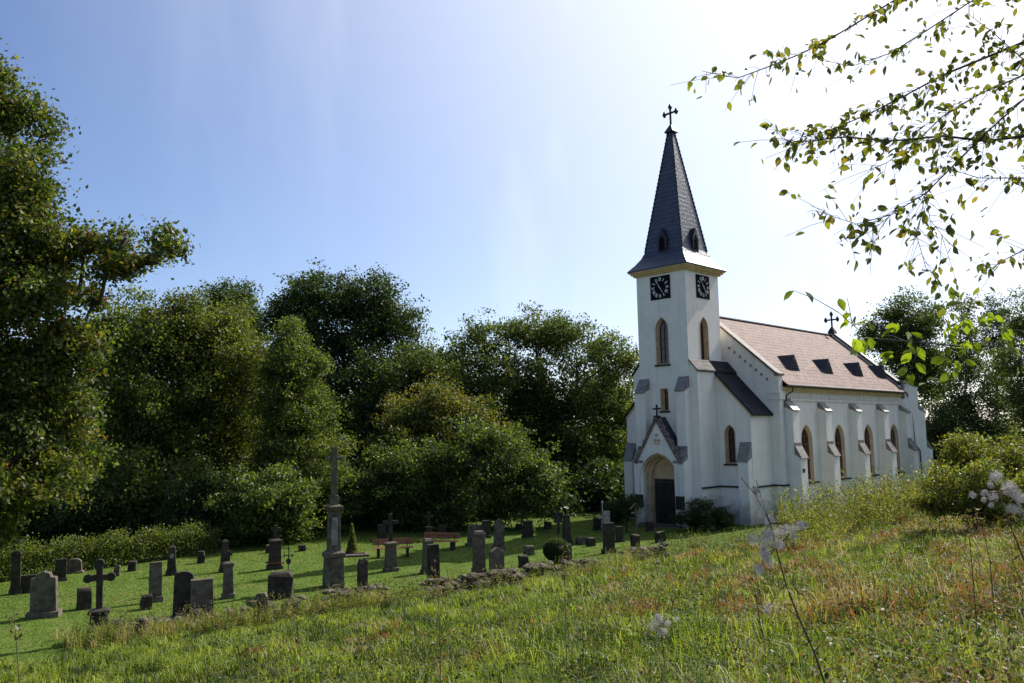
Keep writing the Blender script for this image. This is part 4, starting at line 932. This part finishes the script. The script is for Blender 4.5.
# remains of the dry-stone wall
def rock(mb, p, s_, r):
    t_ = (1+sqrt(5))/2
    vs = np.array([(-1, t_, 0), (1, t_, 0), (-1, -t_, 0), (1, -t_, 0), (0, -1, t_), (0, 1, t_), (0, -1, -t_), (0, 1, -t_), (t_, 0, -1), (t_, 0, 1), (-t_, 0, -1), (-t_, 0, 1)])/1.9
    fs = [(0, 11, 5), (0, 5, 1), (0, 1, 7), (0, 7, 10), (0, 10, 11), (1, 5, 9), (5, 11, 4), (11, 10, 2), (10, 7, 6), (7, 1, 8), (3, 9, 4), (3, 4, 2), (3, 2, 6), (3, 6, 8), (3, 8, 9), (4, 9, 5), (2, 4, 11), (6, 2, 10), (8, 6, 7), (9, 8, 1)]
    a = r.uniform(0, 6); Rm = np.array([[cos(a), -sin(a), 0], [sin(a), cos(a), 0], [0, 0, 1]])
    vs = (vs*(1+r.normal(0, .16, vs.shape)))*np.array([s_*1.5, s_*1.0, s_*.62]) @ Rm.T+np.array(p)
    mb.add(vs, fs)
segs = [((112, 641), (165, 628), 26, 'reddish rubble heap at the left below the trefoil cross'), ((168, 628), (248, 620), 22, 'low rubble line in front of the two upright headstones'),
        ((250, 620), (318, 612), 24, 'rubble line below the broken pedestal'), ((320, 611), (385, 603), 30, 'rubble line in front of the tall cross, half in weeds'),
        ((424, 598), (482, 590), 52, 'most compact length of ruined dry-stone wall, centre'), ((486, 589), (548, 577), 40, 'ruined wall length below the tapered headstone'),
        ((552, 576), (604, 569), 26, 'scattered wall stones right of the box ball'), ((622, 566), (664, 556), 34, 'dark rubble heap on the meadow edge before the portal')]
for i, (A, B, n, lbl) in enumerate(segs):
    r = np.random.default_rng(100+i); a_, b_ = ground(*A), ground(*B); s = MB()
    for k in range(int(n*(2.4 if i in (3, 4, 5, 7) else 1.6))):
        t_ = r.uniform(); p_ = a_*(1-t_)+b_*t_+np.array([r.normal(0, .10), r.normal(0, .22), 0]); lay = r.choice(3, p=[.5, .32, .18])
        p_[2] = float(terrain(p_[0], p_[1]))+.08+lay*(.22 if i in (3, 4, 5, 7) else .17); rock(s, p_-a_, r.uniform(.10, .21), r)
    o = s.build('rubble_wall', M_RUBBLE, None); o.location = tuple(a_); tag(o, lbl, 'stone wall', 'remains of the dry-stone wall')

# ------------------------------------------------------------------ grass
def blades(name, P, h, wd, lean, cols, r, matl, label, cat):
    n = len(P); a = r.uniform(0, 2*pi, n); e = np.stack([np.cos(a), np.sin(a), 0*a], 1)
    la = r.uniform(0, 2*pi, n); ld = np.stack([np.cos(la), np.sin(la), 0*la], 1)*(lean*r.uniform(.2, 1, n))[:, None]+np.array([-.12, -.05, 0])*lean[:, None]
    h = h[:, None]; wd = wd[:, None]; Zv = np.array([0, 0, 1.])
    m_ = P+Zv*h*.55+ld*h*.3; tp = P+Zv*h*(1-.35*lean[:, None])+ld*h
    V = np.stack([P-e*wd*.5, P+e*wd*.5, m_+e*wd*.42, m_-e*wd*.42, tp], 1).reshape(-1, 3)
    b0 = np.arange(n)[:, None]*5
    idx = np.concatenate([b0+np.array([[0, 1, 2, 3]]), b0+np.array([[3, 2, 4]])], 1).ravel()
    fn = np.tile([4, 3], n)
    o = np_mesh(name, V, fn, idx, matl, np.repeat(cols, 5, 0)); tag(o, label, cat, kind='stuff'); return o
def field(n, D0, D1, r, pw=.45):
    """random spots in front of the camera, denser near, wider than the frame"""
    u_ = r.uniform(0, 1, n); D = (D0**pw+(D1**pw-D0**pw)*u_)**(1/pw); X_ = D*r.uniform(-.92, 1.0, n)+r.normal(0, .5, n)
    return X_, D
r = np.random.default_rng(200)
# meadow turf, green
def mcols(X_, Y_, n, r, base='g'):
    pch = fbm(X_, Y_, .35, 71); fine = fbm(X_, Y_, 1.3, 72); right = np.clip((X_/Y_.clip(4)+.05)/.35, 0, 1)
    green = np.array([.12, .17, .022]); lime = np.array([.24, .28, .042]); dark = np.array([.035, .06, .010]); tan_ = np.array([.24, .17, .08]); rus = np.array([.16, .075, .035])
    t1 = (fine*.5+.5).clip(0, 1)[:, None]; c = green*(1-t1)+lime*t1
    dr = (np.clip(pch*.9-.32+right*.6, 0, 1)*.65)[:, None]; pick = r.uniform(size=(n, 1)) < dr
    dry = np.where(r.uniform(size=(n, 1)) < .5, tan_, rus); c = np.where(pick, dry, c)
    dk = r.uniform(size=(n, 1)) < .18; c = np.where(dk & ~pick, dark, c)
    return (c*(1+r.normal(0, .2, (n, 1)))).clip(.01, .5)
X_, Y_ = field(400000, 2.2, 60, r, .35); d = NRM[0]*X_+NRM[1]*Y_+fbm(X_, Y_, 1.1, 5)*.8
ok = d < 24.4; X_, Y_ = X_[ok], Y_[ok]; n = len(X_); Zt = terrain(X_, Y_)
tuft = (fbm(X_, Y_, 1.7, 81)*.5+.5).clip(0, 1); big = (fbm(X_, Y_, .45, 82)*.5+.5).clip(0, 1)
h = (.08+.15*tuft+.14*big*(X_ > 0))*r.uniform(.6, 1.3, n)
blades('meadow_grass', np.stack([X_, Y_, Zt-.01], 1), h, .0045+Y_*.00075, r.uniform(.5, 1.7, n), mcols(X_, Y_, n, r), r, M_GRASS, 'rank unmown meadow grass, green at the left and browning to the right', 'grass')
# lawn
X_, Y_ = field(260000, 17, 58, r, .9); d = NRM[0]*X_+NRM[1]*Y_+fbm(X_, Y_, 1.1, 5)*.8
ok = (d >= 24.2) & ~((X_ > 13) & (d > 30)); X_, Y_ = X_[ok], Y_[ok]; n = len(X_)
c = np.where(r.uniform(size=(n, 1)) < .5, np.array([[.085, .135, .016]]), np.array([[.12, .16, .024]])); br = fbm(X_, Y_, .8, 91)[:, None] > .5; c = np.where(br & (r.uniform(size=(n, 1)) < .5), np.array([[.17, .11, .05]]), c)*(1+r.normal(0, .15, (n, 1)))
blades('lawn_grass', np.stack([X_, Y_, terrain(X_, Y_)-.005], 1), .045*r.uniform(.6, 1.5, n), .008+Y_*.0007, r.uniform(.4, 1, n), c.clip(.01, .4), r, M_GRASS, 'short mown bright green lawn between the graves', 'grass')
# dry seeding grass
X_, Y_ = field(70000, 2.6, 46, r, .4); d = NRM[0]*X_+NRM[1]*Y_; pch = fbm(X_, Y_, .38, 77)+np.clip(X_/Y_, -.4, .45)*1.9
ok = (d < 24.8) & (pch > .55) & (fbm(X_, Y_, 1.9, 88) > .05); X_, Y_ = X_[ok], Y_[ok]; n = len(X_)
c = np.array([[.30, .22, .13]])*(1+r.normal(0, .2, (n, 1))); c = np.where(r.uniform(size=(n, 1)) < .4, np.array([[.20, .10, .055]]), c)
c = np.where(r.uniform(size=(n, 1)) < .28, np.array([[.52, .46, .42]]), c)
blades('dry_grass', np.stack([X_, Y_, terrain(X_, Y_)], 1), r.uniform(.2, .42, n), .004+Y_*.0006, r.uniform(1.0, 2.6, n), c.clip(.02, .6), r, M_GRASS, 'dry tan and rusty seeding grass in patches over the right bank', 'grass')
# tussocks: clumps of longer grass, each with its own colour
X_, Y_ = field(6300, 2.4, 56, r, .4); d = NRM[0]*X_+NRM[1]*Y_; ok = d < 24.6; X_, Y_ = X_[ok], Y_[ok]; n = len(X_)
pal = np.array([(.13, .18, .022), (.25, .29, .042), (.035, .06, .010), (.30, .23, .13), (.20, .085, .04), (.19, .17, .03)])
pt_ = fbm(X_, Y_, .35, 71)+np.clip(X_/Y_, -.45, .45)*2.4; dryk = r.uniform(size=n) < np.clip(pt_*.62+.0, .03, .72)
kc = np.where(dryk, r.choice([3, 4, 5, 2], n, p=[.28, .36, .16, .2]), r.choice([0, 1, 2], n, p=[.4, .3, .3])); per = 46; cid = np.repeat(np.arange(n), per)
sz = r.uniform(.5, 1.35, n)*(1+.35*(X_ > 0)); P = np.stack([X_[cid], Y_[cid], 0*X_[cid]], 1)+r.normal(size=(len(cid), 3))*np.array([.10, .10, 0])*sz[cid][:, None]
P[:, 2] = terrain(P[:, 0], P[:, 1])-.01
c = pal[kc][cid]*(1+r.normal(0, .16, (len(cid), 1)))
blades('grass_tussocks', P, .30*sz[cid]*r.uniform(.5, 1.25, len(cid)), .004+P[:, 1]*.0007, r.uniform(.3, 1.5, len(cid)), c.clip(.01, .5), r, M_GRASS, 'longer grass tussocks, green, straw and rust coloured, dotting the meadow', 'grass')
# long arching grass left uncut along the ruined wall
LP = []
for A, B, n_s in (((78, 640), (125, 642), 46), ((150, 636), (300, 618), 60), ((300, 618), (425, 602), 80), ((560, 582), (640, 566), 30), ((350, 606), (375, 602), 24)):
    a_, b_ = ground(*A), ground(*B)
    for k in range(n_s): t_ = r.uniform(); q = a_*(1-t_)+b_*t_; LP.append((q[0]+r.normal(0, .3), q[1]+r.normal(-.35, .35)))
LP = np.array(LP); cid = np.repeat(np.arange(len(LP)), 26); n = len(cid)
P = np.stack([LP[cid, 0], LP[cid, 1], 0*LP[cid, 0]], 1)+r.normal(size=(n, 3))*np.array([.07, .07, 0]); P[:, 2] = terrain(P[:, 0], P[:, 1])-.01
pal = np.array([(.30, .30, .10), (.20, .24, .05), (.38, .30, .16)]); c = pal[r.integers(3, size=len(LP))][cid]*(1+r.normal(0, .15, (n, 1)))
blades('long_grass', P, r.uniform(.35, .85, len(LP))[cid]*r.uniform(.6, 1.15, n), np.full(n, .017), r.uniform(.2, .9, n), c.clip(.01, .5), r, M_GRASS, 'long pale arching grass left uncut along the ruined wall', 'grass')
# broad-leaved ground weeds
X_, Y_ = field(10500, 2.6, 52, r, .5); d = NRM[0]*X_+NRM[1]*Y_; pch = fbm(X_, Y_, .5, 78)+np.clip(X_/Y_, -.4, .45)*1.2
ok = (d < 24.6) & (pch > -.15); X_, Y_ = X_[ok], Y_[ok]; n = len(X_); hh = r.uniform(.1, .5, n)*(1+.6*(fbm(X_, Y_, .9, 79) > .3)); per = 22
P = np.stack([X_, Y_, terrain(X_, Y_)], 1); cid = np.repeat(np.arange(n), per); up_ = r.uniform(.2, 1, len(cid))
P = P[cid]+r.normal(size=(len(cid), 3))*np.array([.10, .10, .02])*(.6+hh[cid]*1.6)[:, None]; P[:, 2] += up_*hh[cid]
c = leaf_colors(cid, n, [(.06, .09, .02), (.13, .15, .03), (.14, .07, .03), (.03, .045, .012)], [3, 2, 1.4, 2.4], r)
tag(leaf_mesh('meadow_weeds', P, .034, c, r, M_GRASS, None, .8), 'broad-leaved weeds growing through the meadow grass', 'weeds', kind='stuff')
# tall weeds on the bank below the nave and along the ruined wall
def tall_weeds(name, spots, hr, leaf, pal, wts, label, seed, dens=20):
    r = np.random.default_rng(seed); n = len(spots); H = r.uniform(*hr, n); Z0 = terrain(spots[:, 0], spots[:, 1])
    ln = r.normal(0, .14, (n, 2)); cid = np.repeat(np.arange(n), dens); t_ = r.uniform(.08, 1, len(cid))**.8
    P = np.stack([spots[cid, 0]+ln[cid, 0]*t_*H[cid], spots[cid, 1]+ln[cid, 1]*t_*H[cid], Z0[cid]+t_*H[cid]], 1)+r.normal(size=(len(cid), 3))*.055*(1.2-t_)[:, None]
    o = leaf_mesh(name, P, leaf, leaf_colors(cid, n, pal, wts, r), r, M_GRASS, None, .5, .35)
    tag(o, label, 'weeds', kind='stuff'); return o
sp = []
for px in np.linspace(775, 1090, 4600):
    D = r.uniform(30, 47)+(px-785)*.03; q = at(px+r.uniform(-3, 3), 500, D); d_ = NRM @ q[:2]
    if d_ < 28.0 and fbm(q[0], q[1], .9, 9) > -.3+max(0, (860-px)*.006): sp.append(q[:2])
tall_weeds('bank_weeds', np.array(sp), (.7, 2.4), .11, [(.14, .16, .028), (.21, .21, .035), (.09, .11, .02), (.20, .13, .05)], [3, 3, 2, 1], 'tall yellow-green weeds on the bank below the nave wall', 301, 22)
sp = []
for A, B, n_s in (((95, 645), (160, 636), 90), ((185, 634), (300, 620), 200), ((300, 620), (425, 604), 300), ((425, 604), (480, 592), 60), ((480, 592), (600, 574), 150), ((600, 573), (700, 548), 260), ((690, 552), (790, 540), 260)):
    a_, b_ = ground(*A), ground(*B)
    for k in range(n_s): t_ = r.uniform(); q = a_*(1-t_)+b_*t_; sp.append((q[0]+r.normal(0, .25), q[1]+r.normal(-.4, .5)))
tall_weeds('wall_weeds', np.array(sp), (.2, 1.0), .07, [(.09, .12, .03), (.13, .15, .035), (.17, .12, .06)], [3, 2, 1.6], 'weeds sprouting along the ruined dry-stone wall', 302, 24)

# ------------------------------------------------------------------ seeding willowherbs and stalks near the camera
def fluff_mesh(name, centers, n, r, root, base, ln=.09, col=(.52, .50, .50)):
    V = []; F = []; fn = []; k = 0
    for _ in range(n):
        c_, sg = centers[r.integers(len(centers))]; R_ = sg*r.uniform(.25, 1.15); ax = rand_dirs(1, r)[0]+np.array([0, 1.1, 0]); ax /= np.linalg.norm(ax)
        e1 = np.cross(ax, rand_dirs(1, r)[0]); e1 /= np.linalg.norm(e1); e2 = np.cross(ax, e1); p = np.array(c_)+r.normal(size=3)*sg*.22
        a0 = r.uniform(0, 6.3); sp_ = r.uniform(.8, 2.6); m = 6; dr = r.normal(0, .5)*sg
        for i in range(m):
            t_ = i/(m-1); rr = R_*(1+.5*t_*r.uniform(.6, 1)); a = a0+sp_*t_; q = p+rr*(e1*cos(a)+e2*sin(a))+ax*dr*t_-base
            w_ = ax*.0006; V += [q-w_, q+w_]
            if i: F += [k+2*i-2, k+2*i-1, k+2*i+1, k+2*i]; fn.append(4)
        k += 2*m
    c = np.tile(np.array(col), (len(V), 1))
    return np_mesh(name, np.array(V), np.array(fn), np.array(F), M_FLUFF, c, root)
M_STALK = noise_mat('dry_stalk', (.05, .035, .02), (.13, .09, .05), 20, .8, 0)
def willowherb(label, D, stem, branches, fl, n, seed, rad=.005, sgm=.03):
    r = np.random.default_rng(seed); pts = [at(x_, y_, D) for x_, y_ in stem]; lo = pts[-1]; base = np.array([lo[0]+.03, lo[1], float(terrain(lo[0]+.03, lo[1]))-.02])
    root = empty('willowherb', tuple(base)); tag(root, label, 'wildflower', 'willowherbs gone to seed near the camera')
    s = MB(); allp = [base]+pts[::-1]; s.tube([p-base for p in allp], list(np.linspace(rad, rad*.3, len(allp))), 6)
    for br in branches: bp = [at(x_, y_, D+.03) for x_, y_ in br]; s.tube([p-base for p in bp], [rad*.6]+[rad*.3]*(len(bp)-1), 5)
    s.build('stem', M_STALK, root)
    cen = []; tw = MB()
    SP = [np.array(p) for p in pts]
    for x_, y_, sc_ in fl:
        for q_ in range(3):
            p = at(x_+r.normal(0, 5*sc_), y_+r.normal(0, 5*sc_), D+r.uniform(-.05, .05)); cen.append((p, sgm*sc_*r.uniform(.35, .7)))
            st = min(SP, key=lambda a_: np.linalg.norm(a_-p)); tw.tube([st-base, (st+p)/2-base+r.normal(0, .006, 3), p-base], [.0011, .0008, .0005], 4) if np.linalg.norm(st-p) > .004 else None
    tw.build('twigs', M_STALK, root)
    fluff_mesh('seed_fluff', cen, n, r, root, base)
    lfp = np.array([SP[-1]*(1-t_)+SP[len(SP)//2]*t_ for t_ in np.linspace(-.2, 1, 26)])-base+r.normal(0, .02, (26, 3))
    leaf_mesh('stem_leaves', lfp, .055, np.tile(np.array([[.13, .10, .04]]), (26, 1)), r, M_GRASS, root, .3, .2)
    return root
willowherb('largest willowherb with curled grey seed fluff, in front of the church corner', 3.6, [(741, 478), (755, 494), (770, 523), (776, 548), (786, 585), (799, 618), (814, 652), (827, 690)],
           [[(770, 523), (762, 500), (756, 480)], [(776, 548), (792, 532), (812, 528)], [(799, 618), (785, 606), (770, 604), (764, 612)], [(814, 652), (828, 634), (845, 622)], [(776, 548), (764, 556), (760, 570)]],
           [(762, 500, 1), (768, 515, 1.2), (772, 530, 1.4), (768, 545, 1.5), (778, 540, 1.3), (772, 556, 1.2), (766, 565, .8), (788, 532, .9), (800, 528, .7), (806, 527, .6), (770, 610, .5), (760, 490, .6)], 3200, 401, sgm=.03)
willowherb('willowherb with pale fluff at the right edge in front of the bush', 4.0, [(988, 470), (998, 492), (1006, 515), (1018, 545), (1030, 575)], [[(998, 492), (985, 492), (975, 497)], [(1006, 515), (1016, 500), (1024, 490)]],
           [(992, 482, 1), (1005, 488, 1.5), (1015, 492, 1.4), (985, 494, .8), (1020, 500, 1), (975, 496, .5)], 1800, 402)
willowherb('low willowherb tuft with white fluff in the meadow, left of the others', 7.0, [(655, 600), (660, 625), (663, 650)], [[(660, 625), (668, 618)]], [(658, 618, .6), (663, 628, .8), (670, 622, .5)], 900, 403, sgm=.07)
def stalk(label, D, pts, seed, heads=14):
    r = np.random.default_rng(seed); P_ = [at(x_, y_, D) for x_, y_ in pts]; lo = P_[-1]; base = np.array([lo[0], lo[1], float(terrain(lo[0], lo[1]))-.02])
    root = empty('weed_stalk', tuple(base)); tag(root, label, 'weed', 'tall single weed stalks in the meadow')
    s = MB(); allp = [base]+P_[::-1]; s.tube([p-base for p in allp], list(np.linspace(.005, .002, len(allp)))*1, 5); s.build('stem', M_STALK, root)
    q = [P_[0]*(1-t_)+P_[min(1, len(P_)-1)]*t_ for t_ in np.linspace(0, 1, heads)]
    Pq = np.array(q)-base+r.normal(0, .018, (heads, 3)); leaf_mesh('seed_heads', np.repeat(Pq, 4, 0)+r.normal(0, .012, (heads*4, 3)), .03, np.tile(np.array([[.10, .07, .035]]), (heads*4, 1)), r, M_GRASS, root)
stalk('thin dark stalk in the centre of the meadow below the box ball', 9, [(563, 545), (565, 585), (566, 640)], 501)
stalk('thin stalk left of the centre rising over the rubble', 9, [(434, 560), (437, 590), (440, 625)], 502, 8)
stalk('dark stalk standing below the sunlit bush at the right', 8, [(966, 508), (969, 535), (972, 566)], 503)
stalk('leaning stalk right of the dark one below the sunlit bush', 8, [(978, 512), (984, 535), (990, 560)], 504, 8)
stalk('bent pale stalk at the far left in the foreground', 6, [(14, 612), (16, 640), (20, 690)], 505, 8)
stalk('thin stalk just right of the middle with a brown seed head', 8, [(752, 575), (758, 610), (765, 650)], 506)

# ------------------------------------------------------------------ beech branches reaching in from the right
r = np.random.default_rng(600)
tb = np.array([7.6, 6.2, float(terrain(7.6, 6.2))-.1])
bt = empty('overhanging_beech', tuple(tb)); tag(bt, 'beech whose sparse leafy branches hang into the top right of the view', 'tree')
wood = MB(); LV = []; 
TRK = np.array([7.6, 6.2, 0])
wood.tube([np.zeros(3), np.array([.05, 0, 2.2]), np.array([0, .1, 4.5]), np.array([-.1, .1, 7])], [.24, .19, .15, .08], 10)
BR = [ # (points px, depth start -> end, start radius)
 ([(1060, -60), (970, -30), (895, 0), (825, 42), (798, 55), (765, 68), (738, 78), (716, 74), (702, 71)], 5.6, 4.8, .013, 6.6),
 ([(1060, -35), (970, 2), (926, 31), (891, 53), (852, 66), (820, 60)], 5.5, 5.0, .011, 6.2),
 ([(1070, 25), (1024, 42), (987, 57), (943, 75), (908, 94), (869, 114), (825, 132), (803, 137)], 5.2, 4.6, .018, 6.0),
 ([(1070, 58), (1024, 75), (979, 94), (943, 116), (913, 145), (886, 163), (868, 170)], 5.4, 5.0, .012, 5.6),
 ([(1075, 60), (1024, 99), (987, 132), (952, 167), (926, 193), (891, 215), (856, 224), (816, 211)], 5.0, 4.6, .011, 5.4),
 ([(1080, 118), (1024, 136), (987, 141), (943, 136), (891, 141), (845, 137), (799, 142), (778, 138)], 5.1, 4.5, .018, 5.2),
 ([(1075, 175), (1024, 178), (979, 178), (943, 167)], 5.0, 4.8, .009, 4.8),
 ([(926, 190), (917, 237), (926, 268), (938, 278)], 4.8, 4.7, .004, None),
 ([(891, 215), (870, 232), (848, 240)], 4.6, 4.6, .004, None),
 ([(926, 193), (930, 220), (950, 245)], 4.7, 4.6, .004, None),
 ([(1090, 240), (1024, 250), (1000, 262), (990, 270)], 4.8, 4.7, .009, 4.2),
 ([(1100, 300), (1024, 345), (965, 347), (915, 342), (868, 338), (838, 312)], 3.6, 3.2, .007, 3.6),
 ([(1024, 345), (1000, 330), (975, 322), (958, 318)], 3.5, 3.4, .004, None),
 ([(1080, 100), (1024, 60), (990, 30), (965, 12)], 5.0, 4.9, .008, 5.5),
]
def leafpts(p, a, nrm, L_, W_):
    b_ = np.cross(nrm, a); prof = [(0, 0), (.25, .38), (.55, .5), (.82, .3), (1, 0)]
    left = [p+a*L_*t_+b_*W_*w_+nrm*W_*w_*.35 for t_, w_ in prof[1:4]]; rg = [p+a*L_*t_-b_*W_*w_+nrm*W_*w_*.35 for t_, w_ in prof[1:4]]
    mid = [p, p+a*L_*.55-nrm*W_*.05, p+a*L_+np.array([0, 0, -.1*L_])]
    return [mid[0]]+left+[mid[2]]+rg[::-1]+[mid[1]]
LVv = []; LVf = []; LVc = []
def add_leaf(p, size, c):
    a = rand_dirs(1, r)[0]*.8+np.array([-.3, -.1, -.65]); a /= np.linalg.norm(a); nn = rand_dirs(1, r)[0]+np.array([0, 0, .6]); nn -= a*(nn @ a); nn /= np.linalg.norm(nn)
    k = len(LVv); vs = leafpts(p, a, nn, size, size*r.uniform(.5, .68)); LVv.extend(vs)
    LVf.append([k, k+1, k+2, k+8]); LVf.append([k+8, k+2, k+3, k+4]); LVf.append([k+8, k+4, k+5, k+6]); LVf.append([k, k+8, k+6, k+7])
    LVc.extend([c*(1+r.normal(0, .08))]*9)
for bi, (px, d0, d1, r0_, zt) in enumerate(BR):
    m_ = len(px); P_ = [at(x_, y_, d0+(d1-d0)*i/(m_-1)+r.normal(0, .03)) for i, (x_, y_) in enumerate(px)]
    path = list(P_)
    if zt: st = tb+np.array([0, 0, zt-tb[2]]); out_ = [st*(1-q_)+P_[0]*q_+np.array([0, 0, .22*sin(pi*q_)])+(r.normal(0, .07, 3) if q_ > 0 else 0) for q_ in (0, .25, .5, .75)]; path = out_+path
    n_p = len(path); wood.tube([p-tb for p in path], [r0_*2.4, r0_*1.8, r0_*1.3, r0_*.85][:n_p-m_]+list(np.linspace(r0_*.6, .0013, m_)), 6)
    if zt:
        for k in range(46):
            q_ = r.uniform(.12, .98); i_ = min(int(q_*4), 3); nx_ = path[i_+1]; p = path[i_]*(1-(q_*4-i_))+nx_*(q_*4-i_)
            e = p+(rand_dirs(1, r)[0]+np.array([-.2, 0, -.1]))*r.uniform(.15, .55); wood.tube([p-tb, (p+e)/2-tb+np.array([0, 0, .02]), e-tb], [.004, .0025, .001], 4)
            pr_ = e-CAM; X_s = (pr_ @ rt)/(pr_ @ fw)
            if X_s < .66: continue
            for q2 in range(7): add_leaf(p+(e-p)*r.uniform(.3, 1)+r.normal(0, .03, 3), r.uniform(.034, .07), np.array([.12, .13, .03])*r.uniform(.6, 1.2))
    for i in range(m_-1):
        seg = np.hypot(px[i+1][0]-px[i][0], px[i+1][1]-px[i][1]); 
        big = bi in (11, 12)
        cnt = int(seg/(4.2 if not big else 8)*(1.0 if bi not in (5, 2, 3) else 1.5))
        for k in range(cnt):
            t_ = (k+r.uniform())/max(cnt, 1); p = P_[i]*(1-t_)+P_[i+1]*t_
            dd_ = P_[i+1]-P_[i]; dd_ /= np.linalg.norm(dd_); tw = rand_dirs(1, r)[0]*np.array([.7, .8, .6])+dd_*.7+np.array([0, 0, -.15]); tl = r.uniform(.04, .30)
            e = p+tw*tl; wood.tube([p-tb, (p+e)/2-tb+np.array([0, 0, .01]), e-tb], [.0018, .0013, .001], 4)
            for q_ in range(r.integers(1, 5)):
                s_ = r.uniform(.5, 1); c = np.array([[.12, .125, .03], [.16, .16, .032], [.07, .08, .025], [.20, .15, .04]][r.choice(4, p=[.38, .3, .22, .1])])
                if big: c = np.array([.19, .24, .03])*r.uniform(.6, 1.15)
                add_leaf(p+(e-p)*s_+r.normal(0, .018, 3), r.uniform(.032, .068)*(1.0 if not big else .95), c)
# a few leaves out of the frame so the tree is leafy from another side too
for k in range(900):
    p = tb+np.array([r.normal(.6, 1.5), r.normal(.5, 1.6), r.uniform(3.5, 8.0)])
    if p[0]/max(p[1], .5) > .85: add_leaf(p, .07, np.array([.08, .10, .02]))
for k in range(26):
    a_ = rand_dirs(1, r)[0]*np.array([1.6, 1.6, .8])+np.array([1.0, .6, .5]); z0_ = r.uniform(3, 6); wood.tube([np.array([0, 0, z0_]), np.array([0, 0, z0_])+a_*.5+np.array([0, 0, .2]), np.array([0, 0, z0_])+a_], [.03, .018, .005], 5)
wood.build('trunk', M_BARK, bt, smooth=True)
Vv = np.array(LVv)-tb
np_mesh('leaves', Vv, np.full(len(LVf), 4), np.array(LVf).ravel(), M_BEECH, np.array(LVc).clip(.01, .5), bt)
